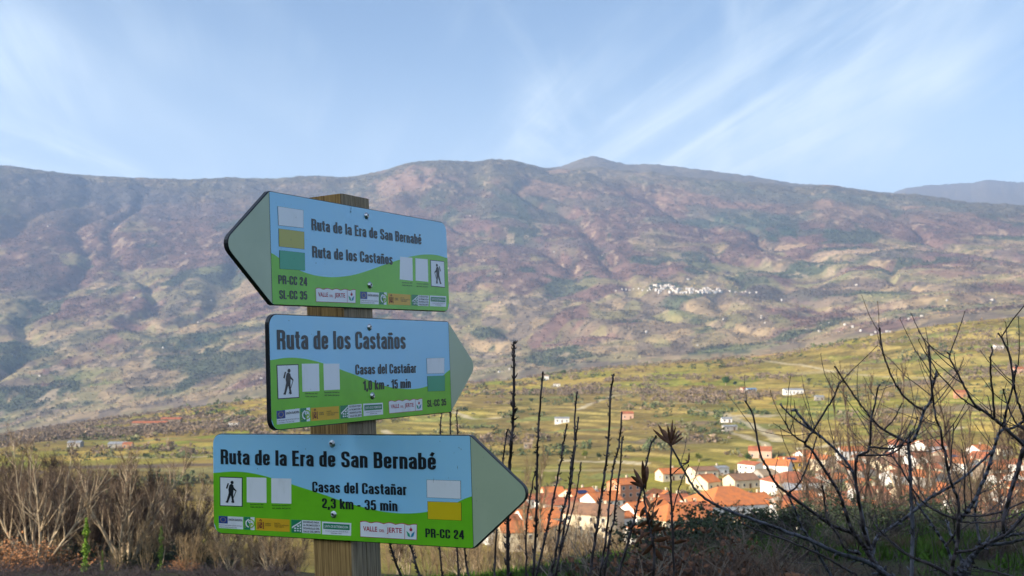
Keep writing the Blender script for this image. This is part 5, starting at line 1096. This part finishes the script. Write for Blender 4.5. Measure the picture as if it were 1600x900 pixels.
def house_mesh(w, d, h, p, hip=0):
    mb = MB(); x, y = w / 2, d / 2; rz_ = h + p * y
    if hip:
        mb.box((0, 0, h / 2 - 1.5), (w, d, h + 3)); wall = mb
    else:
        mb.add([(-x, -y, -3), (x, -y, -3), (x, y, -3), (-x, y, -3), (-x, -y, h), (x, -y, h), (x, y, h), (-x, y, h), (-x, 0, rz_), (x, 0, rz_)], [(3, 2, 1, 0), (0, 1, 5, 4), (2, 3, 7, 6), (0, 4, 8, 7, 3), (1, 2, 6, 9, 5)])
    o = .35; t = .16; rb = MB(); L0 = h + .03 - o * p; T0 = rz_ + .03
    if hip:
        r_ = max(w / 2 - d / 2 * .9, .4); b_ = [(-x - o, -y - o, L0), (x + o, -y - o, L0), (x + o, y + o, L0), (-x - o, y + o, L0)]; tp = [(-r_, 0, T0 + t), (r_, 0, T0 + t)]
        up = [(a, c, e + t) for a, c, e in b_]; rb.add(b_ + up + tp, [(3, 2, 1, 0), (0, 1, 5, 4), (1, 2, 6, 5), (2, 3, 7, 6), (3, 0, 4, 7), (4, 5, 9, 8), (6, 7, 8, 9), (5, 6, 9), (7, 4, 8)])
    else:
        X_ = x + .25; prof = [(-y - o, L0), (0, T0), (y + o, L0), (y + o, L0 + t), (0, T0 + t), (-y - o, L0 + t)]
        vs = [(-X_, a, b) for a, b in prof] + [(X_, a, b) for a, b in prof]
        rb.add(vs, [(0, 1, 4, 5)[::-1], (1, 2, 3, 4)[::-1], (6, 7, 10, 11), (7, 8, 9, 10), (0, 6, 7, 1)[::-1], (1, 7, 8, 2)[::-1], (5, 4, 10, 11), (4, 3, 9, 10), (0, 5, 11, 6), (2, 8, 9, 3)][:10])
        rb.box((0, 0, T0 + t + .04), (w + .5, .34, .14))
    return mb, rb
def window_mesh(wd, ht):
    a = MB(); a.box((0, 0, 0), (wd + .3, .07, ht + .3)); g = MB(); g.box((0, -.05, 0), (wd, .06, ht)); g.box((0, -.085, 0), (.07, .03, ht)); return a, g
def house(pos, w, d, h, p, yaw, wall, roof, label, hip=0, chim=True, solar=False, name='house', cat='house', group=None, wins=True, door=True):
    o = empty(name, pos, yaw, label=label, cat=cat, group=group); key = (round(w, 1), round(d, 1), round(h, 1), round(p, 2), hip)
    wm, rm = cached(key + (wall, roof), lambda: tuple(m.mesh(n_, mm) for m, n_, mm in zip(house_mesh(w, d, h, p, hip), ('wall', 'roof'), (WM[wall], RM[roof]))))
    link('wall', wm, o); rf = link('roof', rm, o)
    if chim:
        cm = cached('chim', lambda: (lambda m: (m.box((0, 0, 0), (.7, .6, 1.6)), m.box((0, 0, .86), (.86, .76, .12)), m.mesh('chimney', WM['cream']))[2])(MB())); link('chimney', cm, rf, (w * .22, d * .12, h + p * d / 2 * .8 + .6))
    if wins:
        fm, gm = cached('win', lambda: tuple(m.mesh(n_, mm) for m, n_, mm in zip(window_mesh(.95, 1.15), ('window', 'pane'), (M_frame, M_glass))))
        st = max(1, int(h // 2.6)); nx = max(2, int(w // 3.2)); 
        for fl in range(st):
            zc_ = 1.45 + fl * 2.7
            for i in range(nx):
                if fl == 0 and i == nx // 2 and door: continue
                wo_ = link('window', fm, o, (-w / 2 + w * (i + .5) / nx, -d / 2 - .02, zc_)); link('pane', gm, wo_)
        if not solar or True:
            wo_ = link('window', fm, o, (-w / 2 - .02, -d * .15, 1.5 + (st - 1) * 2.7)); wo_.rotation_euler = (0, 0, R(-90)); link('pane', gm, wo_)
    if door and wins:
        dm = cached('door', lambda: (lambda m: (m.box((0, 0, 1.02), (1., .08, 2.05)), m.mesh('door', M_door))[1])(MB())); link('door', dm, o, (-w / 2 + w * (nx // 2 + .5) / nx, -d / 2 - .03, 0))
    if solar:
        a = math.atan(p)
        for i in range(3):
            sm_ = cached('sol', lambda: (lambda m: (m.box((0, 0, 0), (1.5, 2.2, .08)), m.mesh('solar_panel', M_solar))[1])(MB())); so = link('solar_panel', sm_, rf, (-w * .18 + i * 1.58, -d * .25, h + p * d * .25 + .38)); so.rotation_euler = (a, 0, 0)
    return o
GV = 'village houses'
manual = [  # px, py of the foot of the near wall, w, d, h, pitch, yaw deg, wall, roof, label, hip, solar
 (1103, 766, 8.5, 10, 3.4, .55, 38, 'cream', 'orange', 'small house with white gable end, bright orange roof and two front windows', 0, 0),
 (1158, 763, 13, 9, 3.6, .5, 24, 'cream', 'brown', 'cream house with brown tiled roof, right of the white-gabled one', 0, 0),
 (1196, 760, 9, 9, 4.8, .5, 24, 'grey', 'tan', 'unrendered grey house with tan roof, beside the brown-roofed cream house', 0, 0),
 (1216, 754, 11, 10, 7.2, .45, -25, 'white', 'orange', 'tall white house in front of the green fields with orange roof', 0, 0),
 (1235, 741, 14, 10, 5.6, .4, 20, 'yellow', 'orange', 'ochre yellow house with orange roof and dark solar panels', 0, 1),
 (1046, 752, 11, 8, 3.2, .5, 20, 'cream', 'orange', 'lone low cream house with orange roof above the village', 0, 0),
 (1112, 742, 16, 6, 3.2, .2, 22, 'white', 'grey', 'long low white building behind the white-gabled house', 0, 0),
 (1188, 716, 12, 9, 4, .4, -15, 'pink', 'rust', 'pinkish house standing apart at the upper edge of the village', 0, 0),
 (1135, 818, 24, 20, 6.2, .5, 22, 'white', 'orange', 'very large hipped orange roof over a white building with tall windows', 1, 0),
 (1238, 778, 20, 16, 6, .45, 15, 'white', 'rust', 'big round-ended rust roof with white parapet below the yellow house', 1, 0),
 (905, 800, 12, 10, 5.6, .5, 35, 'cream', 'orange', 'cream house with orange roof and dark solar panels, left part of the village', 0, 1),
 (928, 848, 15, 11, 8.2, .45, -30, 'cream', 'brown', 'tall cream end house nearest the camera, left of the village', 0, 0),
 (940, 806, 12, 10, 5.4, .5, 30, 'white', 'orange', 'white house with orange roof just right of the solar panels', 0, 0),
 (870, 812, 14, 9, 5.2, .4, 15, 'white', 'rust', 'white house with rust roof at the left end of the village', 0, 0),
 (975, 790, 10, 9, 8.2, .4, 30, 'orange', 'orange', 'narrow orange-walled tall house in the left part of the village', 0, 0),
 (1060, 842, 20, 15, 6, .5, 28, 'cream', 'orange', 'wide hipped orange roof nearest the dark leafy stem', 1, 0),
 (1010, 830, 14, 12, 6, .45, 25, 'white', 'orange', 'white-walled house with orange roof behind the slanting leafy stem', 0, 0),
 (840, 838, 13, 10, 5.5, .45, 20, 'white', 'orange', 'orange-roofed house just right of the bottom arrow tip', 0, 0),
 (815, 862, 13, 10, 5.5, .45, 10, 'cream', 'orange', 'orange-roofed house peeping out under the bottom arrow tip', 0, 0),
 (1410, 716, 13, 10, 6, .4, -20, 'white', 'rust', 'white house behind the fork of the upright grey sapling', 0, 0),
 (1455, 718, 15, 11, 6.5, .42, 20, 'white', 'rust', 'big white gabled house right of the upright grey sapling', 0, 0),
 (1330, 722, 13, 9, 5, .4, 10, 'white', 'orange', 'white house with orange roof at the back, behind the dark round-headed tree', 0, 0)]
placed = []
for px, py, w, d, h, p, yaw, wl, rf_, lab, hip, sol in manual:
    g = ground_at(px, py); g = g + Vector((g.x, g.y, 0)).normalized() * (d * .5); g.z = gz(g.x, g.y)
    house(g, w, d, h, p, R(yaw), wl, rf_, lab, hip, True, bool(sol), group=GV); placed.append((g.x, g.y, (w + d) / 2))
ytop = lambda px: float(np.interp(px, [780, 900, 1000, 1030, 1090, 1180, 1250, 1320, 1450, 1640], [806, 784, 768, 752, 752, 738, 722, 714, 704, 706]))
ybot = lambda px: float(np.interp(px, [780, 900, 1000, 1100, 1640], [880, 872, 862, 846, 830]))
rv = random.Random(21); ordn = ['first', 'second', 'third', 'fourth', 'fifth', 'sixth', 'seventh', 'eighth', 'ninth', 'tenth', 'eleventh', 'twelfth', 'thirteenth', 'fourteenth', 'fifteenth', 'sixteenth', 'seventeenth', 'eighteenth', 'nineteenth', 'twentieth', 'twenty-first', 'twenty-second', 'twenty-third', 'twenty-fourth', 'twenty-fifth']
rname = ['nearest', 'second nearest', 'third', 'fourth', 'fifth', 'sixth', 'seventh', 'eighth', 'ninth', 'tenth', 'eleventh', 'twelfth', 'thirteenth', 'fourteenth', 'fifteenth', 'sixteenth', 'farthest']
ri = 0; rdist = 318.
while rdist < 690 and ri < 17:
    px = 775 + rv.uniform(0, 40); cnt = 0
    while px < 1625:
        a = math.atan((px - 800) / FPX * math.cos(PITCH)); r_ = rdist + rv.uniform(-5, 5); x, y = r_ * math.sin(a), r_ * math.cos(a); z = gz(x, y); sx_, sy_ = proj((x, y, z)); w = rv.uniform(7.5, 12.5); d = rv.uniform(7, 10.5)
        if ytop(px) < sy_ < ybot(px) and not any(abs(px - m_[0]) < 44 and m_[1] - 4 < sy_ < m_[1] + 30 for m_ in manual[:6]) and rv.random() < (1 if px < 1260 else .72) and all(math.hypot(x - q[0], y - q[1]) > q[2] * .5 + (w + d) * .26 for q in placed) and rv.random() < .93:
            h = rv.choice([3.0, 3.2, 5.2, 5.4, 5.6, 5.8]); wl = rv.choices(['white', 'cream', 'grey', 'stone', 'pink'], [6, 4, 1.5, 1.5, 1])[0]; rf_ = rv.choices(['orange', 'rust', 'brown', 'tan', 'grey'], [6, 5, 1.5, .8, .5])[0]; p = rv.uniform(.32, .5); w = round(w); d = round(d)
            cnt += 1; yaw = R(rv.choice([25, 25, 20, -65, 30, -60, 10]) + rv.uniform(-6, 6)); ch = rv.random() < .6; so = rv.random() < .04
            house(Vector((x, y, z)), w, d, h, round(p, 1), yaw, wl, rf_, '%s house, %s roof, %s from left in %s village row' % ({'stone': 'brown stone', 'grey': 'bare grey', 'pink': 'salmon'}.get(wl, wl), {'rust': 'rust red', 'orange': 'orange tiled', 'brown': 'brown tiled', 'tan': 'faded tan', 'grey': 'grey sheet'}[rf_], ordn[min(cnt - 1, 24)], rname[ri]), 0, ch, so, group=GV)
            placed.append((x, y, (w + d) / 2))
        px += rv.uniform(12.5, 17) / r_ * FPX
    ri += 1; rdist += 17.5 + ri * .7
# scattered buildings on the slope
def bld(px, py, w, d, h, p, yaw, wl, rf_, lab, name='farm_building', cat='building', wins=True, solar=False):
    g = ground_at(px, py); house(g, w, d, h, p, R(yaw), wl, rf_, lab, 0, False, solar, name, cat, 'farm buildings scattered over the slope', wins, wins)
for q in [(878, 660, 11, 6, 3.2, .25, 0, 'white', 'grey', 'white flat-looking farmhouse among the green terraces'), (1173, 613, 10, 6, 3, .3, 20, 'white', 'blue', 'small shed with blue roof beside the track'), (1163, 612, 7, 6, 3, .3, 20, 'pink', 'rust', 'small shed with red roof next to the blue-roofed one'),
          (1239, 615, 17, 8, 3.4, .25, 0, 'white', 'grey', 'long pale shed in the middle of the right slope'), (235, 666, 34, 10, 3.5, .3, 4, 'stone', 'rust', 'long red-roofed barn on the left slope'), (268, 660, 20, 10, 3.5, .3, 4, 'stone', 'rust', 'second red-roofed barn, right of the long one'),
          (118, 698, 9, 7, 3, .3, 0, 'grey', 'grey', 'small grey shed on the left slope'), (185, 700, 12, 8, 3, .3, 0, 'grey', 'grey', 'grey-roofed farm shed at the left above the winter trees'), (200, 700, 6, 5, 3, .3, 0, 'orange', 'rust', 'small brick hut beside the grey farm shed'),
          (365, 668, 8, 6, 4, .3, 0, 'white', 'tan', 'small pale house left of the middle arrow board'), (980, 654, 9, 7, 4, .4, 0, 'pink', 'rust', 'pinkish hut with red roof on the slope above the leafy stem'), (1135, 660, 7, 5, 2.6, .3, 0, 'white', 'grey', 'tiny white hut left of the track bend'),
          (1140, 672, 9, 5, 2.6, .2, 10, 'grey', 'grey', 'low grey shed below the tiny white hut'), (852, 594, 9, 7, 5, .3, 0, 'white', 'tan', 'white house on the crest above the green terraces'), (870, 604, 8, 5, 3, .3, 0, 'white', 'tan', 'small cream hut just below the crest house'),
          (1280, 625, 7, 5, 3, .3, 0, 'grey', 'grey', 'small grey hut right of the long pale shed'), (1590, 583, 9, 7, 4, .4, 0, 'pink', 'rust', 'red-roofed house at the far right of the slope'), (1500, 620, 8, 6, 4, .4, 0, 'orange', 'rust', 'small orange hut above the big brown tree'),
          (825, 700, 5, 4, 2.6, .3, 0, 'stone', 'tan', 'little stone hut between two dark stems'), (1560, 545, 9, 6, 3.4, .3, 0, 'white', 'tan', 'small white house near the right skyline hill')]:
    bld(*q)
# the white village and lone farms across the valley
def far_mesh(w, d, h, rk):
    a, b = house_mesh(w, d, h, .35); mb = MB(); mb.v = list(a.v); mb.f = list(a.f); mb.m = [0] * len(a.f); n0 = len(mb.v); mb.v += b.v; mb.f += [tuple(i + n0 for i in f) for f in b.f]; mb.m += [1] * len(b.f); return mb.mesh('far_house', [WM['faroff'], RM[rk]])
FM = [far_mesh(13, 10, 9, 'tan'), far_mesh(17, 11, 10, 'brown'), far_mesh(11, 11, 12, 'tan')]
def far_house(px, py, lab, grp, k=None, sc=1.):
    g = ground_at(px, py, 2700); o = link('far_house', rv.choice(FM), None, g); o.rotation_euler = (0, 0, R(rv.uniform(-50, 50))); o.scale = (sc,) * 3; tag(o, lab, 'house', grp); return o
for _ in range(70):
    t = rv.random() ** 1.25; px = 1024 + t * 104 + rv.gauss(0, 3); py = 453 + (rv.uniform(-7, 6)) * (1 - .55 * t) + 3 * t
    far_house(px, py, 'tiny white house in the %s of the hillside village across the valley' % ('dense left core' if px < 1052 else 'middle stretch' if px < 1090 else 'thin right end'), 'far white village', sc=rv.uniform(.55, .9))
for px in [962, 972, 978, 984, 990, 998, 1004, 1012, 1016, 1140, 1150, 1160, 1166, 1172, 1182]:
    far_house(px, 453 + rv.uniform(-1.5, 2) + (px > 1130) * 4, 'tiny white house strung out %s of the far hillside village' % ('left' if px < 1100 else 'right'), 'outlying houses of the far village', sc=rv.uniform(.35, .55))
lone = [(78, 352), (178, 350), (250, 344), (290, 397), (330, 470), (165, 452), (210, 466), (75, 354), (408, 592), (62, 588), (310, 505), (255, 544), (410, 520), (866, 394), (1075, 437), (1222, 470), (1190, 498), (1338, 446), (1394, 354), (735, 338), (1190, 494), (1320, 508), (1332, 512), (1345, 518), (1368, 520), (1378, 524), (1386, 519), (1392, 526), (1362, 524), (1296, 505), (1280, 519), (1420, 500),
        (1195, 505), (1130, 500), (1260, 515), (1310, 520), (1440, 495), (780, 582), (796, 578), (700, 420), (940, 400), (1550, 470), (1480, 470), (1010, 520), (1090, 540)]
zone = lambda px, py: 'on the slope left of the signpost' if px < 440 else ('in the valley bottom above the near hill on the right' if px > 1185 and py > 485 else 'on the slope right of the signpost')
zc_n = {}
ON = ordn
for px, py in sorted(lone):
    zz = zone(px, py); zc_n[zz] = zc_n.get(zz, 0) + 1
    far_house(px, py, 'pale farmhouse %s, %s from left' % (zz, ON[zc_n[zz] - 1]), 'lone farmhouses on the far side', sc=rv.uniform(.32, .52))

# the round evergreen tree beside the track and a few others on the slope
def round_tree(px, py, h, label, mcol=(.045, .085, .022), wide=1.):
    g = ground_at(px, py); o = empty('evergreen_tree', g, label=label, cat='tree'); mb = MB(); mb.tube([V3(0, 0, -.5), V3(.1, 0, h * .25), V3(0, .1, h * .5)], [h * .05, h * .04, h * .02], 6, False); mb.build('trunk', M_bark, o)
    n = 900; rg = np.random.default_rng(int(px)); cen = rg.normal(size=(14, 3)); cen /= np.linalg.norm(cen, axis=1)[:, None]; cen *= rg.uniform(.25, .62, (14, 1)); w = cen[rg.integers(0, 14, n)]
    dd = rg.normal(size=(n, 3)); dd /= np.linalg.norm(dd, axis=1)[:, None]; P = (w + dd * .36) * np.array((h * .5 * wide, h * .5 * wide, h * .42)) + np.array((0, 0, h * .58))
    V = (P[:, None, :] + rg.normal(size=(n, 3, 3)) * h * .045).reshape(-1, 3); cc = np.repeat(np.array(mcol) * rg.uniform(.6, 1.5, (n, 1)), 3, 0); me = big_mesh('crown', V, np.arange(len(V)).reshape(-1, 3), cc, False); me.materials.append(M_clump); link('crown', me, o)
round_tree(1134, 602, 10, 'round dark green tree standing alone beside the track', (.05, .10, .02), 1.1)
round_tree(1148, 603, 5.5, 'small dark tree just right of the round green one', (.03, .05, .03))
round_tree(914, 716, 4.5, 'yellow-green bush-like tree between two leaning stems', (.12, .14, .02)); round_tree(936, 718, 4, 'small dark round tree right of the yellow-green one', (.05, .065, .025)); round_tree(830, 630, 5, 'small olive tree above the tip of the bottom board', (.08, .10, .04))
round_tree(880, 585, 7, 'green tree on the crest near the white house', (.06, .09, .025), 1.3); round_tree(1092, 722, 5, 'yellow-green small tree above the village by the leaf stem', (.12, .13, .02)); round_tree(1170, 722, 5, 'small green tree left of the pinkish house', (.06, .10, .025)); round_tree(1030, 700, 3.6, 'small green tree on the terraces behind the leaf fan', (.07, .09, .03))
round_tree(1225, 735, 4.5, 'small garden tree behind the tall white house', (.08, .12, .02))

# ------------------------------------------------------------------ air
mb = MB(); zb, zt_ = float(Z.min()) - 40, float(max(Z.max(), 30)) + 60; mb.box((0, 0, (zb + zt_) / 2), (31000, 31000, zt_ - zb))
hm = bpy.data.materials.new('valley_haze'); hm.use_nodes = True; nt = hm.node_tree; nt.nodes.clear(); vol = N(nt, 'ShaderNodeVolumePrincipled', i_Density=7.8e-5); vol.inputs['Color'].default_value = (.42, .61, 1, 1); vol.inputs['Anisotropy'].default_value = .1
mo = N(nt, 'ShaderNodeOutputMaterial'); nt.links.new(vol.outputs[0], mo.inputs['Volume'])
hz = mb.build('haze', hm); tag(hz, 'thin blue winter haze filling the valley', kind='stuff')
